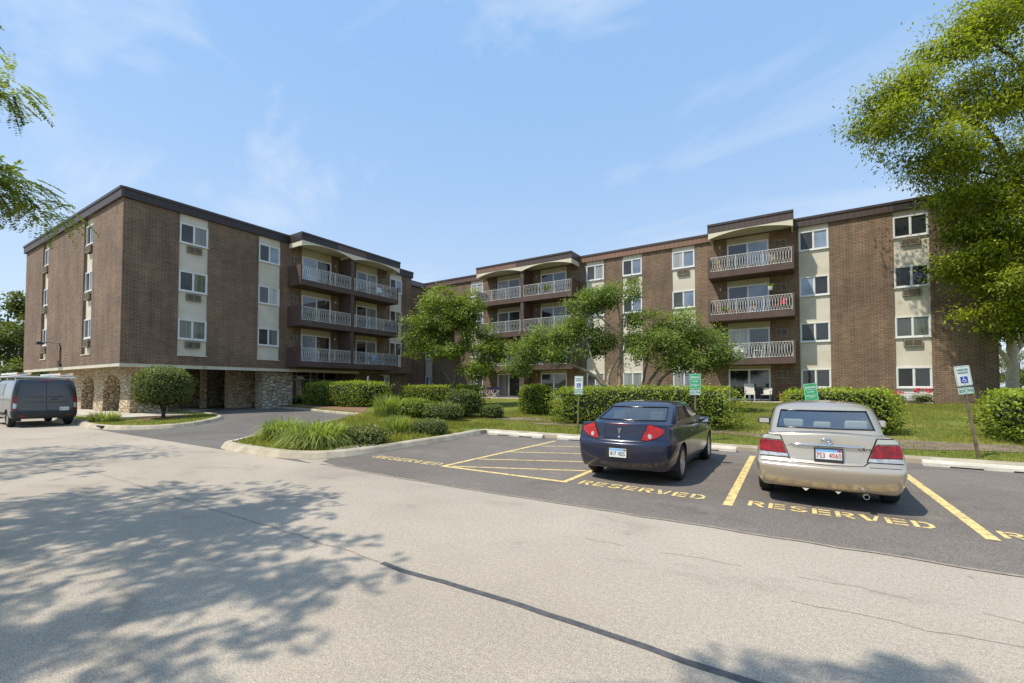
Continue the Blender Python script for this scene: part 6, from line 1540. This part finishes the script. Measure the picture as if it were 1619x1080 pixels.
chair('white chair on the top left wing balcony', 0.85, 16.4, F4, rad(90), 'white', 'white', .9); chair('blue chair on the lowest left wing balcony', 0.85, 15.9, F2, rad(90), 'navy_cloth', 'plate_blue', .85)
pot('small plant behind the middle railing of the left wing', 1.25, 9.6, F3, .1, .2, .3)
table('white table behind the top left wing railing', .9, 17.0, F4, .45, .5, 'white')
root = empty('hanging_basket', (28.25, 22.75, 7.62)); tag(root, 'white hanging basket of yellow green leaves on the right balcony bay', 'hanging basket')
mb = MB(); mb.lathe([(.10, 0), (.15, .2), (.155, .22), (.13, .22), (.001, .2)], 14); mb.build('basket', M['white'], root, True, uv=False)
mb = MB()
for k in range(3): mb.tube([(.14*math.cos(k*2.1), .14*math.sin(k*2.1), .21), (0, 0, .72), (0, 0, 1.04)], .005, 4)
mb.build('hanger', M['black'], root, uv=False)
n = 90; P = rnd(n, .08); P[:, 2] = .2+np.abs(P[:, 2]); D = rnd(n, .7); D[:, 2] += .35; card_mesh('foliage', P, D, rnd(n, .6)+np.array([0, 0, .7]), .16*RNG.uniform(.6, 1.2, n), .06*np.ones(n), np.clip(RNG.normal(.75, .2, n), 0, 1), M['leaf_hedge'], root)
# planters and a red leaved shrub by the patio
pot('big glazed dark planter of orange and yellow flowers by the end of the patio', 29.35, 22.35, F1-.06, .24, .34, .28, 'navy_cloth', flower='orange')
pot('brown urn at the wall beside the patio door', 28.75, 23.35, F1, .16, .46, 0, 'terracotta')
shrub('red_shrub', 'thin dark red shrub rising beside the patio corner', 29.25, 23.2, .38, .3, 1.55, leaf_mat('dark red leaf', (.07, .015, .02), (.20, .05, .05), .2), 260, .10, .03, 1.0, open_=.6, seed=31)
# ------------------------------------------------------------------ light, sky, camera
sun_dir = Vector((-1.03, -1.5, 2.75)).normalized()
L_ = bpy.data.lights.new('sun', 'SUN'); L_.energy = 5.0; L_.angle = rad(0.7); L_.color = (1.0, 0.925, 0.80)
so = bpy.data.objects.new('sun', L_); COL.objects.link(so); so.rotation_euler = sun_dir.to_track_quat('Z', 'Y').to_euler(); so.location = (0, 0, 60)
w = bpy.data.worlds.new('World'); scene.world = w; w.use_nodes = True; nt = w.node_tree
bg = nt.nodes['Background']; sky = nt.nodes.new('ShaderNodeTexSky'); sky.sky_type = 'NISHITA'; sky.sun_disc = False
sky.sun_elevation = math.asin(sun_dir.z); sky.sun_rotation = math.atan2(sun_dir.x, sun_dir.y); sky.air_density = 1.0; sky.dust_density = 0.9; sky.ozone_density = 1.3; sky.altitude = 200
tc = nt.nodes.new('ShaderNodeTexCoord'); mp = nt.nodes.new('ShaderNodeMapping'); mp.inputs['Rotation'].default_value = (0, rad(-18), rad(35)); mp.inputs['Scale'].default_value = (0.9, 3.6, 4.2)
nt.links.new(tc.outputs['Generated'], mp.inputs['Vector'])
nz = nt.nodes.new('ShaderNodeTexNoise'); nz.inputs['Scale'].default_value = 1.15; nz.inputs['Detail'].default_value = 7; nz.inputs['Roughness'].default_value = .58; nz.inputs['Distortion'].default_value = .5
nt.links.new(mp.outputs[0], nz.inputs['Vector'])
cr = nt.nodes.new('ShaderNodeValToRGB'); cr.color_ramp.elements[0].position = .50; cr.color_ramp.elements[0].color = (0, 0, 0, 1); cr.color_ramp.elements[1].position = .80; cr.color_ramp.elements[1].color = (.55, .55, .55, 1)
nt.links.new(nz.outputs['Fac'], cr.inputs['Fac'])
sep = nt.nodes.new('ShaderNodeSeparateXYZ'); nt.links.new(tc.outputs['Generated'], sep.inputs[0])
hz = nt.nodes.new('ShaderNodeMapRange'); hz.inputs['From Min'].default_value = 0.0; hz.inputs['From Max'].default_value = .62; hz.inputs['To Min'].default_value = 1.0; hz.inputs['To Max'].default_value = 0.0
nt.links.new(sep.outputs['Z'], hz.inputs['Value'])
pw = nt.nodes.new('ShaderNodeMath'); pw.operation = 'POWER'; pw.inputs[1].default_value = 1.6; nt.links.new(hz.outputs[0], pw.inputs[0])
def wmix(f, a, b):
    m = nt.nodes.new('ShaderNodeMix'); m.data_type = 'RGBA'
    for sk, v in ((m.inputs[0], f), (m.inputs[6], a), (m.inputs[7], b)):
        if hasattr(v, 'links'): nt.links.new(v, sk)
        elif isinstance(v, float): sk.default_value = v
        else: sk.default_value = (*v, 1)
    return m.outputs[2]
haze = wmix(pw.outputs[0], (2.6, 4.45, 7.3), (5.6, 6.3, 6.9))       # thin summer haze over the clear sky
cl = wmix(cr.outputs['Color'], wmix(0.72, sky.outputs[0], haze), (6.4, 6.7, 7.0))
nt.links.new(cl, bg.inputs['Color']); bg.inputs['Strength'].default_value = 0.15
cam = bpy.data.cameras.new('camera'); co = bpy.data.objects.new('camera', cam); COL.objects.link(co); scene.camera = co
cam.sensor_width = 36.0; cam.lens = 700/1619*36; cam.shift_y = 53.4/1619; cam.clip_end = 3000; cam.clip_start = 0.05
co.location = (STATION[0], STATION[1], 1.70); co.rotation_euler = (rad(91.6), 0, math.atan2(-FWD[0], FWD[1]))
scene.view_settings.view_transform = 'Standard'; scene.view_settings.look = 'None'; scene.view_settings.exposure = 0
scene.cycles.max_bounces = 6; scene.cycles.transparent_max_bounces = 12; scene.cycles.caustics_reflective = False; scene.cycles.caustics_refractive = False
try: scene.cycles.use_denoising = True
except Exception: pass
